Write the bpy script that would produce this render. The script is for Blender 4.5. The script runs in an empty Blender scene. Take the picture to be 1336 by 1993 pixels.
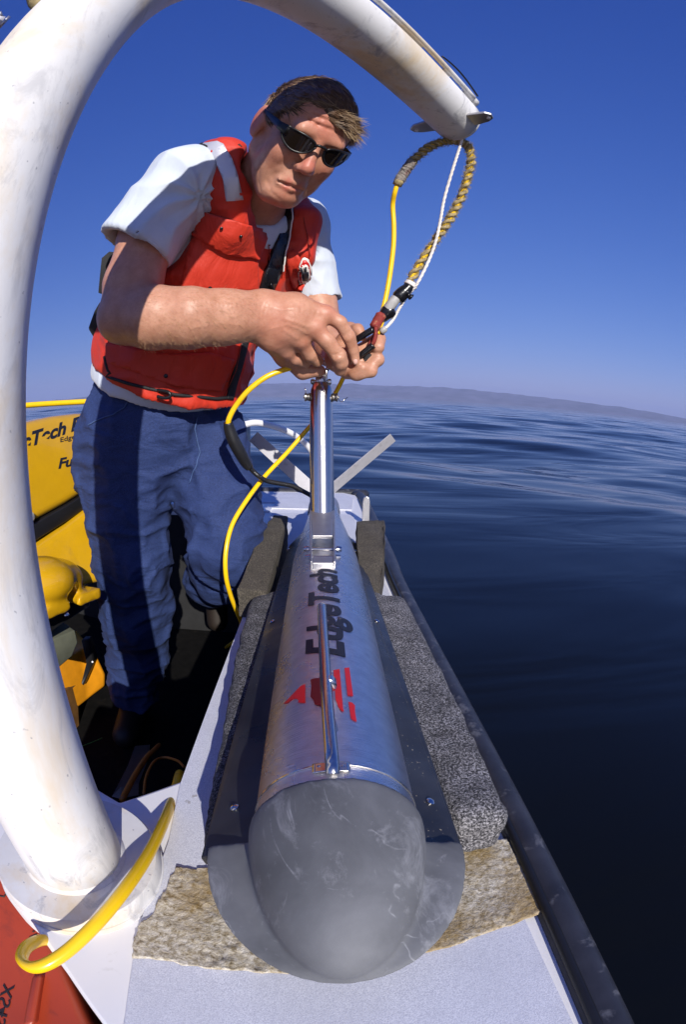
import bpy, bmesh, math, random
import numpy as np
from mathutils import Vector, Matrix, noise
from mathutils.bvhtree import BVHTree
random.seed(7)
rng = np.random.default_rng(7)
S = bpy.context.scene
COL = S.collection
CZ = 1.15                      # camera height above the water

# ---------------------------------------------------------------- camera
PITCH = math.radians(12.8); ROLL = math.radians(-1.2); FOC = 18.0
cam = bpy.data.cameras.new('camera'); camo = bpy.data.objects.new('camera', cam); COL.objects.link(camo)
camo.location = (0, 0, CZ)
camo.rotation_euler = (Matrix.Rotation(math.radians(90) - PITCH, 3, 'X') @ Matrix.Rotation(-ROLL, 3, 'Z')).to_euler()
cam.type = 'PANO'
cam.sensor_fit = 'HORIZONTAL'; cam.sensor_width = 24.0
_cc = cam if hasattr(cam, 'panorama_type') else cam.cycles
_cc.panorama_type = 'FISHEYE_EQUISOLID'
_cc.fisheye_lens = FOC
_cc.fisheye_fov = math.radians(200)
cam.clip_start = 0.01; cam.clip_end = 60000
S.camera = camo

# ---------------------------------------------------------------- light
SUN_AZ, SUN_EL = 162.0, 25.0     # azimuth from +Y towards +X
W = bpy.data.worlds.new('World'); S.world = W; W.use_nodes = True
wn = W.node_tree; wn.nodes.clear()
sky = wn.nodes.new('ShaderNodeTexSky'); sky.sky_type = 'NISHITA'; sky.sun_disc = False
sky.sun_elevation = math.radians(SUN_EL); sky.sun_rotation = math.radians(-SUN_AZ)   # the node turns the other way round than SUN_AZ
sky.altitude = 0; sky.air_density = 1.0; sky.dust_density = 0.35; sky.ozone_density = 3.0
# film response of the slide: each channel of the clear sky follows its own power
sep = wn.nodes.new('ShaderNodeSeparateColor'); com = wn.nodes.new('ShaderNodeCombineColor')
wn.links.new(sky.outputs[0], sep.inputs[0])
for i, (kk, pw) in enumerate(((4.3, 1.12), (3.95, 0.84), (6.8, 0.50))):
    m1 = wn.nodes.new('ShaderNodeMath'); m1.operation = 'MULTIPLY'; m1.inputs[1].default_value = .1
    m2 = wn.nodes.new('ShaderNodeMath'); m2.operation = 'POWER'; m2.inputs[1].default_value = pw
    m3 = wn.nodes.new('ShaderNodeMath'); m3.operation = 'MULTIPLY'; m3.inputs[1].default_value = kk
    wn.links.new(sep.outputs[i], m1.inputs[0]); wn.links.new(m1.outputs[0], m2.inputs[0]); wn.links.new(m2.outputs[0], m3.inputs[0]); wn.links.new(m3.outputs[0], com.inputs[i])
bgn = wn.nodes.new('ShaderNodeBackground'); bgn.inputs[1].default_value = 0.10
wo = wn.nodes.new('ShaderNodeOutputWorld')
wn.links.new(com.outputs[0], bgn.inputs[0]); wn.links.new(bgn.outputs[0], wo.inputs[0])
sl = bpy.data.lights.new('sun', 'SUN'); sl.energy = 5.0; sl.angle = math.radians(0.5); sl.color = (1.0, 0.955, 0.88)
so = bpy.data.objects.new('sun', sl); COL.objects.link(so)
_a, _e = math.radians(SUN_AZ), math.radians(SUN_EL)
SUND = Vector((math.sin(_a) * math.cos(_e), math.cos(_a) * math.cos(_e), math.sin(_e)))
so.rotation_euler = SUND.to_track_quat('Z', 'Y').to_euler(); so.location = (0, 0, 8)
S.view_settings.view_transform = 'Standard'; S.view_settings.look = 'None'
S.view_settings.exposure = 0.2; S.view_settings.gamma = 1.0; S.view_settings.use_curve_mapping = False
try:
    S.cycles.use_denoising = True
    S.cycles.max_bounces = 8
    S.cycles.volume_bounces = 0
except Exception: pass

# ---------------------------------------------------------------- ray helpers (points are laid out from the camera position, z up)
KPX = 1336 / 24.0
def ray(px, py):
    x = (px - 668) / KPX; y = (996.5 - py) / KPX
    c, s = math.cos(ROLL), math.sin(ROLL); x, y = c * x + s * y, -s * x + c * y
    r = max(math.hypot(x, y), 1e-9); th = 2 * math.asin(min(1, r / 2 / FOC))
    X = math.sin(th) * x / r; U = math.sin(th) * y / r; F = math.cos(th)
    return Vector((X, U * math.sin(PITCH) + F * math.cos(PITCH), U * math.cos(PITCH) - F * math.sin(PITCH)))
def P(px, py, d): return ray(px, py) * d
def PZ(px, py, z): r = ray(px, py); return r * (z / r.z)
def PY(px, py, y): r = ray(px, py); return r * (y / r.y)
def A(v): return np.array(v, float)

# ---------------------------------------------------------------- object helpers
def thing(name, label, cat, loc, group=None, kind=None):
    o = bpy.data.objects.new(name, None); COL.objects.link(o); o.location = loc; o.empty_display_size = 0.05
    o['label'] = label; o['category'] = cat
    if group: o['group'] = group
    if kind: o['kind'] = kind
    return o
def origin_of(p):
    v = Vector((0, 0, 0))
    while p is not None: v += p.location; p = p.parent
    return v
def link(name, me, mats, parent=None, smooth=True, loc=None):
    """me is in camera-origin coordinates"""
    org = origin_of(parent) if parent else (Vector(loc) if loc is not None else Vector((0, 0, 0)))
    me.transform(Matrix.Translation(-org))
    for m in (mats if isinstance(mats, (list, tuple)) else [mats]): me.materials.append(m)
    if smooth: me.shade_smooth()
    o = bpy.data.objects.new(name, me); COL.objects.link(o)
    if parent: o.parent = parent
    else: o.location = org
    return o
def mesh(name, V, Fc, mats, parent=None, smooth=True, loc=None):
    me = bpy.data.meshes.new(name); me.from_pydata([tuple(v) for v in V], [], [tuple(f) for f in Fc]); me.update()
    return link(name, me, mats, parent, smooth, loc)
def bmo(name, bm, mats, parent=None, smooth=False, loc=None):
    bmesh.ops.recalc_face_normals(bm, faces=bm.faces)
    me = bpy.data.meshes.new(name); bm.to_mesh(me); bm.free()
    return link(name, me, mats, parent, smooth, loc)
def tag(o, label=None, cat=None, group=None, kind=None):
    if label: o['label'] = label
    if cat: o['category'] = cat
    if group: o['group'] = group
    if kind: o['kind'] = kind
    return o
def catmull(pts, n=8):
    pts = [Vector(p) for p in pts]
    if len(pts) < 3: return pts
    q = [pts[0] * 2 - pts[1]] + pts + [pts[-1] * 2 - pts[-2]]; out = []
    for i in range(1, len(q) - 2):
        a, b, c, d = q[i - 1:i + 3]
        for k in range(n):
            t = k / n
            out.append(0.5 * ((2 * b) + (c - a) * t + (2 * a - 5 * b + 4 * c - d) * t * t + (3 * b - a - 3 * c + d) * t ** 3))
    out.append(pts[-1]); return out
def frames(pts):
    T = []
    for i in range(len(pts)):
        a = pts[max(i - 1, 0)]; b = pts[min(i + 1, len(pts) - 1)]; T.append((b - a).normalized())
    n = T[0].orthogonal().normalized(); out = []
    for t in T:
        n = (n - t * n.dot(t))
        n = n.normalized() if n.length > 1e-6 else t.orthogonal().normalized()
        out.append((t, n, t.cross(n)))
    return out
def tube_vf(pts, rad, seg=14, V=None, Fc=None, caps=True):
    V = [] if V is None else V; Fc = [] if Fc is None else Fc
    base = len(V); fr = frames(pts); n = len(pts)
    for i, (p, (t, u, w)) in enumerate(zip(pts, fr)):
        r = rad[i] if isinstance(rad, (list, tuple)) else (rad(i / (n - 1)) if callable(rad) else rad)
        for k in range(seg):
            a = 2 * math.pi * k / seg; V.append(p + u * (math.cos(a) * r) + w * (math.sin(a) * r))
    for i in range(n - 1):
        for k in range(seg):
            a = base + i * seg + k; b = base + i * seg + (k + 1) % seg
            Fc.append((a, b, b + seg, a + seg))
    if caps:
        Fc.append(tuple(base + k for k in range(seg))[::-1]); Fc.append(tuple(base + (n - 1) * seg + k for k in range(seg)))
    return V, Fc
def tube(name, pts, rad, mats, parent=None, seg=14, loc=None, smooth=True):
    V, Fc = tube_vf([Vector(p) for p in pts], rad, seg); return mesh(name, V, Fc, mats, parent, smooth, loc)
def basis(z, x=None):
    z = Vector(z).normalized(); x = Vector(x) if x is not None else z.orthogonal()
    x = (x - z * x.dot(z)).normalized(); y = z.cross(x); return x, y, z
def lathe(name, base, axis, prof, mats, parent=None, seg=40, smooth=True, loc=None):
    """prof: list of (distance along axis, radius)"""
    x, y, z = basis(axis); V = []; Fc = []; b = Vector(base)
    for (h, r) in prof:
        for k in range(seg):
            a = 2 * math.pi * k / seg; V.append(b + z * h + x * math.cos(a) * r + y * math.sin(a) * r)
    for i in range(len(prof) - 1):
        for k in range(seg):
            p = i * seg + k; q = i * seg + (k + 1) % seg; Fc.append((p, q, q + seg, p + seg))
    Fc.append(tuple(range(seg))[::-1]); Fc.append(tuple((len(prof) - 1) * seg + k for k in range(seg)))
    o = mesh(name, V, Fc, mats, parent, False, loc)
    if smooth: o.data.shade_smooth(); o.data.set_sharp_from_angle(angle=math.radians(40))
    return o
def prism_bm(poly_top, poly_bot, bevel=0.0, seg=2):
    bm = bmesh.new(); a = [bm.verts.new(p) for p in poly_top]; b = [bm.verts.new(p) for p in poly_bot]; n = len(a)
    bm.faces.new(a); bm.faces.new(b[::-1])
    for i in range(n): bm.faces.new((a[i], b[i], b[(i + 1) % n], a[(i + 1) % n]))
    bmesh.ops.recalc_face_normals(bm, faces=bm.faces)
    if bevel > 0: bmesh.ops.bevel(bm, geom=list(bm.edges), offset=bevel, segments=seg, profile=0.5, affect='EDGES')
    return bm
def box_bm(c, x, y, z, sx, sy, sz, bevel=0.0, seg=2):
    c = Vector(c); x, y, z = Vector(x), Vector(y), Vector(z)
    t = [c + x * a * sx / 2 + y * b * sy / 2 + z * sz / 2 for a, b in ((-1, -1), (1, -1), (1, 1), (-1, 1))]
    b_ = [p - z * sz for p in t]
    return prism_bm(t, b_, bevel, seg)
def box(name, c, x, y, z, sx, sy, sz, mats, parent=None, bevel=0.0, smooth=False, loc=None, seg=2):
    o = bmo(name, box_bm(c, x, y, z, sx, sy, sz, bevel, seg), mats, parent, smooth, loc)
    if smooth: o.data.set_sharp_from_angle(angle=math.radians(50))
    return o

def grid_fill(poly, step):
    """fill a 2-D polygon and cut it on a grid; returns bmesh with z = 0"""
    bm = bmesh.new(); vs = [bm.verts.new((x, y, 0)) for x, y in poly]
    f = bm.faces.new(vs); bmesh.ops.triangulate(bm, faces=[f])
    xs = [p[0] for p in poly]; ys = [p[1] for p in poly]
    for lo, hi, ax in ((min(xs), max(xs), 0), (min(ys), max(ys), 1)):
        k = math.ceil(lo / step) * step
        while k < hi:
            co = [0, 0, 0]; no = [0, 0, 0]; co[ax] = k; no[ax] = 1
            bmesh.ops.bisect_plane(bm, geom=list(bm.verts) + list(bm.edges) + list(bm.faces), plane_co=co, plane_no=no, dist=1e-5)
            k += step
    return bm
def solid_sheet(bm, thick):
    """give an open sheet real thickness along its normals (downwards from the outer face)"""
    bmesh.ops.recalc_face_normals(bm, faces=bm.faces)
    bm.normal_update(); bm.verts.ensure_lookup_table()
    nor = [v.normal.copy() for v in bm.verts]
    geo = bmesh.ops.duplicate(bm, geom=list(bm.verts) + list(bm.edges) + list(bm.faces))
    mp = geo['vert_map']; 
    newf = [g for g in geo['geom'] if isinstance(g, bmesh.types.BMFace)]
    old_bound = [e for e in bm.edges if e.is_boundary and e.verts[0] in mp and e not in geo['geom']]
    pairs = []
    for e in old_bound:
        a, b = e.verts
        if a in mp and b in mp: pairs.append((a, b, mp[b], mp[a]))
    done = set()
    for v, w in mp.items():
        if v.index >= 0 and v.index < len(nor) and v.index not in done:
            done.add(v.index); w.co = v.co - nor[v.index] * thick
    for q in pairs:
        if len(set(q)) == 4:
            try: bm.faces.new(q)
            except ValueError: pass
    bmesh.ops.reverse_faces(bm, faces=newf)
def bvh_of(o):
    org = origin_of(o); me = o.data
    return BVHTree.FromPolygons([v.co + org for v in me.vertices], [tuple(p.vertices) for p in me.polygons])
def on_surf(bvh, px, py, off=0.0, hint=1.0):
    r = ray(px, py); h = bvh.ray_cast(Vector((0, 0, 0)), r)
    if h[0] is None:
        h = bvh.find_nearest(r * hint)
    n = h[1]
    if n.dot(r) > 0: n = -n
    return h[0] + n * off
def patch(name, poly, bvh, off, thick, mat, parent, step=8, hint=1.0, smooth=True, wr=0.0):
    bm = grid_fill(poly, step); bm.verts.index_update()
    for v in bm.verts:
        x, y = v.co.x, v.co.y
        p = on_surf(bvh, x, y, off, hint)
        if wr: p = p - ray(x, y) * wr * (noise.noise(p * 22) + .5 * noise.noise(p * 55))
        v.co = p
    bm.verts.ensure_lookup_table(); bm.normal_update()
    s = sum((f.normal.dot(f.calc_center_median().normalized()) * f.calc_area() for f in bm.faces))
    if s > 0: bmesh.ops.reverse_faces(bm, faces=bm.faces)
    me = bpy.data.meshes.new(name); bm.to_mesh(me); bm.free()
    o = link(name, me, mat, parent, smooth)
    md = o.modifiers.new('thickness', 'SOLIDIFY'); md.thickness = thick; md.offset = -1
    return o
def surf_line(bvh, pts, off, hint=1.0, n=6):
    out = []
    for i in range(len(pts) - 1):
        for k in range(n):
            t = k / n; out.append(on_surf(bvh, pts[i][0] * (1 - t) + pts[i + 1][0] * t, pts[i][1] * (1 - t) + pts[i + 1][1] * t, off, hint))
    out.append(on_surf(bvh, *pts[-1], off, hint)); return out

def text_mesh(txt, bold=0.0, shear=0.0, spacing=1.0):
    c = bpy.data.curves.new('lettering', 'FONT'); c.body = txt; c.size = 1.0; c.offset = bold; c.shear = shear; c.space_character = spacing
    c.resolution_u = 10
    o = bpy.data.objects.new('tmp', c); COL.objects.link(o); bpy.context.view_layer.update()
    me = bpy.data.meshes.new_from_object(o.evaluated_get(bpy.context.evaluated_depsgraph_get()))
    bpy.data.objects.remove(o); return me
def text_wrap(name, txt, fn, mat, parent, bold=0.0, shear=0.0, step=0.08, spacing=1.0, norm=True):
    """fn maps (u in 0..1 along the word, v in 0..1 cap height) to a point"""
    me = text_mesh(txt, bold, shear, spacing); bm = bmesh.new(); bm.from_mesh(me)
    bmesh.ops.triangulate(bm, faces=bm.faces)
    xs = [v.co.x for v in bm.verts]; x0, x1 = min(xs), max(xs)
    for ax, lo, hi in ((0, x0, x1), (1, -.4, .9)):
        k = lo + step
        while k < hi:
            co = [0, 0, 0]; no = [0, 0, 0]; co[ax] = k; no[ax] = 1
            bmesh.ops.bisect_plane(bm, geom=list(bm.verts) + list(bm.edges) + list(bm.faces), plane_co=co, plane_no=no, dist=1e-5); k += step
    for v in bm.verts: v.co = fn((v.co.x - x0) / (x1 - x0), v.co.y / 0.7)
    m2 = bpy.data.meshes.new(name); bm.to_mesh(m2); bm.free()
    return link(name, m2, mat, parent, False)

# ---------------------------------------------------------------- implicit surfaces (smooth unions, meshed with surface nets)
class Field:
    def __init__(s, lo, hi, h):
        s.lo = A(lo); s.h = h; s.n = np.maximum(2, np.ceil((A(hi) - s.lo) / h).astype(int) + 1)
        s.g = np.full(s.n, 0.06, np.float32); s.ax = [s.lo[i] + h * np.arange(s.n[i]) for i in range(3)]
    def win(s, lo, hi):
        a = np.clip(np.floor((A(lo) - s.lo) / s.h).astype(int), 0, s.n); b = np.clip(np.ceil((A(hi) - s.lo) / s.h).astype(int) + 1, 0, s.n)
        return tuple(slice(a[i], b[i]) for i in range(3))
    def pts(s, w):
        return s.ax[0][w[0]][:, None, None], s.ax[1][w[1]][None, :, None], s.ax[2][w[2]][None, None, :]
    def comb(s, w, d, k, mode):
        g = s.g[w]
        if g.size == 0: return
        if mode == 'sub':
            d = -d; hh = np.maximum(k - np.abs(g - d), 0) / max(k, 1e-9); s.g[w] = np.maximum(g, d) + hh * hh * k / 4
        elif mode == 'and':
            s.g[w] = np.maximum(g, d)
        else:
            hh = np.maximum(k - np.abs(g - d), 0) / max(k, 1e-9); s.g[w] = np.minimum(g, d) - hh * hh * k / 4
    def cone(s, a, b, r1, r2=None, k=0.01, mode='add'):
        r2 = r1 if r2 is None else r2; a, b = A(a), A(b); pad = max(r1, r2) + k + 3 * s.h + (.02 if mode == 'add' else .0)
        w = s.win(np.minimum(a, b) - pad, np.maximum(a, b) + pad); X, Y, Z = s.pts(w)
        ab = b - a; L2 = ab @ ab + 1e-12
        t = np.clip(((X - a[0]) * ab[0] + (Y - a[1]) * ab[1] + (Z - a[2]) * ab[2]) / L2, 0, 1)
        d = np.sqrt((X - a[0] - t * ab[0]) ** 2 + (Y - a[1] - t * ab[1]) ** 2 + (Z - a[2] - t * ab[2]) ** 2) - (r1 + (r2 - r1) * t)
        s.comb(w, d, k, mode)
    def chain(s, pts, rad, k=0.01, mode='add'):
        for i in range(len(pts) - 1): s.cone(pts[i], pts[i + 1], rad[i], rad[i + 1], k, mode)
    def ell(s, c, r, R=None, k=0.01, mode='add'):
        c, r = A(c), A(r); R = np.eye(3) if R is None else A(R)   # rows of R = local axes in world
        pad = r.max() + k + 3 * s.h + (.02 if mode == 'add' else .0); w = s.win(c - pad, c + pad); X, Y, Z = s.pts(w)
        q = [(X - c[0]) * R[i][0] + (Y - c[1]) * R[i][1] + (Z - c[2]) * R[i][2] for i in range(3)]
        k0 = np.sqrt(sum((q[i] / r[i]) ** 2 for i in range(3))); k1 = np.sqrt(sum((q[i] / r[i] ** 2) ** 2 for i in range(3))) + 1e-9
        s.comb(w, k0 * (k0 - 1) / k1, k, mode)
    def box(s, c, r, R=None, rad=0.0, k=0.0, mode='add'):
        c, r = A(c), A(r); R = np.eye(3) if R is None else A(R)
        pad = np.linalg.norm(r) + k + 3 * s.h; w = s.win(c - pad, c + pad); X, Y, Z = s.pts(w)
        q = [np.abs((X - c[0]) * R[i][0] + (Y - c[1]) * R[i][1] + (Z - c[2]) * R[i][2]) - (r[i] - rad) for i in range(3)]
        d = np.sqrt(sum(np.maximum(v, 0) ** 2 for v in q)) + np.minimum(np.maximum(np.maximum(q[0], q[1]), q[2]), 0) - rad
        s.comb(w, d, k, mode)
    def half(s, p, n, mode='sub', k=0.0):
        """remove everything on the side n points to"""
        p, n = A(p), A(n); n = n / np.linalg.norm(n); w = (slice(None),) * 3; X, Y, Z = s.pts(w)
        d = (X - p[0]) * n[0] + (Y - p[1]) * n[1] + (Z - p[2]) * n[2]
        s.comb(w, d.astype(np.float32), k, 'and')
    def mesh(s):
        g = s.g; neg = g < 0; n = g.shape
        c = np.zeros((n[0] - 1, n[1] - 1, n[2] - 1), np.uint8)
        for dx in (0, 1):
            for dy in (0, 1):
                for dz in (0, 1): c += neg[dx:n[0] - 1 + dx, dy:n[1] - 1 + dy, dz:n[2] - 1 + dz]
        act = (c > 0) & (c < 8); idx = np.argwhere(act)
        num = np.zeros((len(idx), 3)); cnt = np.zeros(len(idx)); I, J, K = idx.T
        cor = [(a, b, d) for a in (0, 1) for b in (0, 1) for d in (0, 1)]
        for e0 in cor:
            for ax in range(3):
                if e0[ax] == 1: continue
                e1 = list(e0); e1[ax] = 1
                v0 = g[I + e0[0], J + e0[1], K + e0[2]]; v1 = g[I + e1[0], J + e1[1], K + e1[2]]
                m = (v0 < 0) != (v1 < 0); t = np.where(m, v0 / np.where(m, v0 - v1, 1), 0)
                p = np.tile(A(e0), (len(idx), 1)); p[:, ax] += t
                num[m] += p[m]; cnt[m] += 1
        V = s.lo + (idx + num / cnt[:, None]) * s.h
        vid = np.full(act.shape, -1, np.int64); vid[act] = np.arange(len(idx)); quads = []
        for ax in range(3):
            o1, o2 = [(1, 2), (2, 0), (0, 1)][ax]
            sl0 = [slice(1, n[i] - 1) for i in range(3)]; sl0[ax] = slice(0, n[ax] - 1); sl1 = list(sl0); sl1[ax] = slice(1, n[ax])
            a = neg[tuple(sl0)]; b = neg[tuple(sl1)]; pos = np.argwhere(a != b)
            if len(pos) == 0: continue
            base = pos + np.array([0 if i == ax else 1 for i in range(3)])
            inside = a[tuple(pos.T)]
            def v(d1, d2):
                q = base.copy(); q[:, o1] -= d1; q[:, o2] -= d2; return vid[tuple(q.T)]
            Q = np.stack([v(0, 0), v(1, 0), v(1, 1), v(0, 1)], 1)
            Q = np.where(inside[:, None], Q, Q[:, ::-1])
            quads.append(Q)
        Q = np.concatenate(quads); Q = Q[(Q >= 0).all(1)]
        return V, Q
def np_mesh(name, V, Q, mats, parent, fn=None, smooth=True):
    me = bpy.data.meshes.new(name)
    me.vertices.add(len(V)); me.vertices.foreach_set('co', V.astype(np.float32).ravel())
    me.loops.add(Q.size); me.loops.foreach_set('vertex_index', Q.astype(np.int32).ravel())
    me.polygons.add(len(Q)); me.polygons.foreach_set('loop_start', np.arange(0, Q.size, 4, dtype=np.int32))
    try: me.polygons.foreach_set('loop_total', np.full(len(Q), 4, np.int32))
    except Exception: pass
    me.update(calc_edges=True); me.validate()
    if fn is not None:
        nn = np.zeros(len(V) * 3, np.float32); me.vertices.foreach_get('normal', nn); nn = nn.reshape(-1, 3)
        V2 = fn(V, nn); me.vertices.foreach_set('co', V2.astype(np.float32).ravel()); me.update()
    return link(name, me, mats, parent, smooth)
def relax(V, Q, it=2, lam=0.5):
    e = np.concatenate([Q[:, [0, 1]], Q[:, [1, 2]], Q[:, [2, 3]], Q[:, [3, 0]]])
    for k in range(it):
        s = np.zeros_like(V); c = np.zeros(len(V))
        np.add.at(s, e[:, 0], V[e[:, 1]]); np.add.at(c, e[:, 0], 1); np.add.at(s, e[:, 1], V[e[:, 0]]); np.add.at(c, e[:, 1], 1)
        V = V + lam * (s / np.maximum(c, 1)[:, None] - V)
    return V
# cheap vectorised value noise for cloth folds
_perm = rng.random((32, 32, 32)).astype(np.float32)
def vnoise(V, sc):
    q = V * sc; i = np.floor(q).astype(int); f = q - i; f = f * f * (3 - 2 * f); r = 0
    for a in (0, 1):
        for b in (0, 1):
            for c in (0, 1):
                w = (f[:, 0] if a else 1 - f[:, 0]) * (f[:, 1] if b else 1 - f[:, 1]) * (f[:, 2] if c else 1 - f[:, 2])
                r = r + w * _perm[(i[:, 0] + a) % 32, (i[:, 1] + b) % 32, (i[:, 2] + c) % 32]
    return r * 2 - 1

# ---------------------------------------------------------------- materials
def newmat(name):
    m = bpy.data.materials.new(name); m.use_nodes = True; nt = m.node_tree
    b = nt.nodes['Principled BSDF']; return m, nt, b
def coord(nt, scale=(1, 1, 1), kind='Object'):
    tc = nt.nodes.new('ShaderNodeTexCoord'); mp = nt.nodes.new('ShaderNodeMapping'); mp.inputs['Scale'].default_value = scale
    nt.links.new(tc.outputs[kind], mp.inputs[0]); return mp.outputs[0]
def noise_n(nt, vec, scale, detail=4, rough=.55, dist=0):
    n = nt.nodes.new('ShaderNodeTexNoise'); n.inputs['Scale'].default_value = scale; n.inputs['Detail'].default_value = detail
    n.inputs['Roughness'].default_value = rough; n.inputs['Distortion'].default_value = dist
    nt.links.new(vec, n.inputs['Vector']); return n.outputs[0]
def ramp(nt, fac, stops):
    r = nt.nodes.new('ShaderNodeValToRGB'); nt.links.new(fac, r.inputs[0]); el = r.color_ramp.elements
    while len(el) < len(stops): el.new(0.5)
    for e, (p, c) in zip(el, stops): e.position = p; e.color = (*c, 1) if len(c) == 3 else c
    return r.outputs[0]
def mixc(nt, fac, a, b, mode='MIX'):
    m = nt.nodes.new('ShaderNodeMix'); m.data_type = 'RGBA'; m.blend_type = mode
    for sock, v in ((m.inputs[0], fac), (m.inputs[6], a), (m.inputs[7], b)):
        if isinstance(v, (int, float)): sock.default_value = v
        elif isinstance(v, tuple): sock.default_value = (*v, 1) if len(v) == 3 else v
        else: nt.links.new(v, sock)
    return m.outputs[2]
def bump(nt, b, h, strength=.3, dist=.002, prev=None):
    n = nt.nodes.new('ShaderNodeBump'); n.inputs['Strength'].default_value = strength; n.inputs['Distance'].default_value = dist
    nt.links.new(h, n.inputs['Height'])
    if prev is not None: nt.links.new(prev, n.inputs['Normal'])
    nt.links.new(n.outputs[0], b.inputs['Normal']); return n.outputs[0]
G = lambda v: (v, v, v)
def simple(name, col, rough=.5, metal=0.0, var=.15, scale=30, bmp=0.0, bscale=200, coat=0.0, sheen=0.0, dirt=None, dirt_scale=9, dirt_lo=.55, dirt_hi=.7, spec=None):
    m, nt, b = newmat(name); v = coord(nt)
    n = noise_n(nt, v, scale, 5)
    c = ramp(nt, n, [(.3, tuple(x * (1 - var) for x in col)), (.7, tuple(min(1, x * (1 + var)) for x in col))])
    if dirt is not None:
        d = noise_n(nt, v, dirt_scale, 8, .65, .3); f = ramp(nt, d, [(dirt_lo, G(0)), (dirt_hi, G(1))])
        c = mixc(nt, f, c, dirt)
    nt.links.new(c, b.inputs['Base Color'])
    b.inputs['Roughness'].default_value = rough; b.inputs['Metallic'].default_value = metal
    if coat: b.inputs['Coat Weight'].default_value = coat
    if sheen: b.inputs['Sheen Weight'].default_value = sheen
    if spec is not None: b.inputs['Specular IOR Level'].default_value = spec
    if bmp: bump(nt, b, noise_n(nt, v, bscale, 4), bmp, .001)
    return m
M = {}
M['yellow'] = simple('yellow cable jacket', (.90, .56, .008), .28, var=.05, coat=.3, dirt=(.35, .2, .03), dirt_lo=.66, dirt_hi=.75, dirt_scale=60)
M['black_rubber'] = simple('black rubber', (.012, .012, .014), .42, bmp=.2, bscale=90)
M['black_tape'] = simple('black electrical tape', (.009, .009, .011), .25, bmp=.5, bscale=120)
M['black_web'] = simple('black webbing', (.012, .012, .014), .7, bmp=.5, bscale=700)
M['white_plastic'] = simple('white rope fibre', (.75, .7, .66), .75, bmp=.3, bscale=500)
M['steel'] = simple('polished stainless steel', (.62, .60, .58), .16, metal=1, var=.05, scale=20)
M['dark_steel'] = simple('weathered steel', (.3, .28, .26), .35, metal=1, var=.2, scale=90)
M['alu'] = simple('grey aluminium', (.5, .49, .5), .38, metal=.85, var=.06, scale=60, bmp=.1, bscale=300)
M['fin'] = simple('anodised fin plate', (.50, .49, .53), .45, metal=.35, var=.04, scale=60, dirt=(.36, .35, .38), dirt_scale=80)
M['red_paint'] = simple('red decal', (.52, .012, .012), .4, var=.06, dirt=(.5, .16, .12), dirt_scale=120, dirt_lo=.68, dirt_hi=.72)
M['navy_paint'] = simple('dark lettering', (.012, .013, .022), .5, var=.1)
M['marker'] = simple('black marker ink', (.02, .015, .015), .6)
M['lens'] = simple('dark sunglass lens', (.012, .008, .006), .07, var=.0, spec=.35)
M['frame'] = simple('black glossy frame', (.010, .010, .011), .32, spec=.35)
M['snap'] = simple('blackened snap', (.03, .028, .028), .2, metal=.8)
M['reflect'] = simple('silver reflective tape', (.55, .55, .60), .34, metal=.25, var=.05, scale=20, bmp=.6, bscale=700)
M['dark_floor'] = simple('dark cockpit mat', (.004, .0036, .0033), .95, var=.5, scale=30, bmp=.6, bscale=120, dirt=(.010, .008, .006), dirt_scale=25, spec=.15)  # near black base stands in for shade filling the cockpit
M['dark_liner'] = simple('dark cockpit liner', (.010, .010, .011), .8, var=.3)  # liner base darkened for the same cockpit shade
M['gel'] = simple('white gelcoat', (.80, .79, .80), .35, var=.02, scale=6, bmp=.05, bscale=60, dirt=(.6, .58, .56), dirt_scale=30, dirt_lo=.62, dirt_hi=.8)
M['y_hull'] = simple('yellow fibreglass shell', (.62, .34, .008), .22, var=.04, coat=.5, bmp=.06, bscale=20, dirt=(.5, .28, .02), dirt_scale=12, dirt_lo=.6, dirt_hi=.75)
M['y_case'] = simple('orange yellow plastic case', (.70, .27, .008), .45, var=.1, bmp=.1)
M['red_bin'] = simple('orange red plastic', (.40, .055, .022), .38, var=.1, scale=5, bmp=.12, bscale=14, dirt=(.22, .04, .025), dirt_scale=14)
M['tarp'] = simple('pale olive cloth', (.17, .18, .13), .8, bmp=.3, bscale=60)
M['wood'] = simple('brown board', (.16, .075, .02), .6, var=.3)
M['rust_hose'] = simple('orange hose', (.40, .13, .01), .5)
M['bolt_dirt'] = simple('dull bolt', (.35, .33, .32), .35, metal=1)
M['red_cord'] = simple('dark red cord whipping', (.24, .028, .022), .8, var=.3, scale=120, bmp=.6, bscale=400, dirt=(.4, .25, .12), dirt_scale=60)
M['grey_tape'] = simple('grey tape', (.40, .39, .38), .45, var=.2, scale=80, bmp=.4)
M['roll'] = simple('dark grey socket', (.06, .06, .065), .3, metal=.5, bmp=.3)

# brushed stainless tube of the towfish: grain runs round the tube
m, nt, b = newmat('brushed stainless'); v = coord(nt, (14, 260, 14)); n1 = noise_n(nt, v, 3.0, 5, .6)
v2 = coord(nt, (60, 90, 60)); n2 = noise_n(nt, v2, 1.0, 5, .6); mg = noise_n(nt, coord(nt, (5, 5, 5)), 2, 3)
nt.links.new(ramp(nt, n2, [(.3, (.74, .72, .71)), (.7, (.93, .91, .89))]), b.inputs['Base Color'])
b.inputs['Metallic'].default_value = 1
b.inputs['Anisotropic'].default_value = .65
tg = nt.nodes.new('ShaderNodeTangent'); tg.direction_type = 'RADIAL'; tg.axis = 'Y'; nt.links.new(tg.outputs[0], b.inputs['Tangent'])
rr = ramp(nt, mg, [(.3, G(.23)), (.7, G(.34))]); nt.links.new(rr, b.inputs['Roughness'])
p_ = bump(nt, b, n1, .6, .0012); bump(nt, b, n2, .18, .001, p_); M['brushed'] = m
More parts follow.
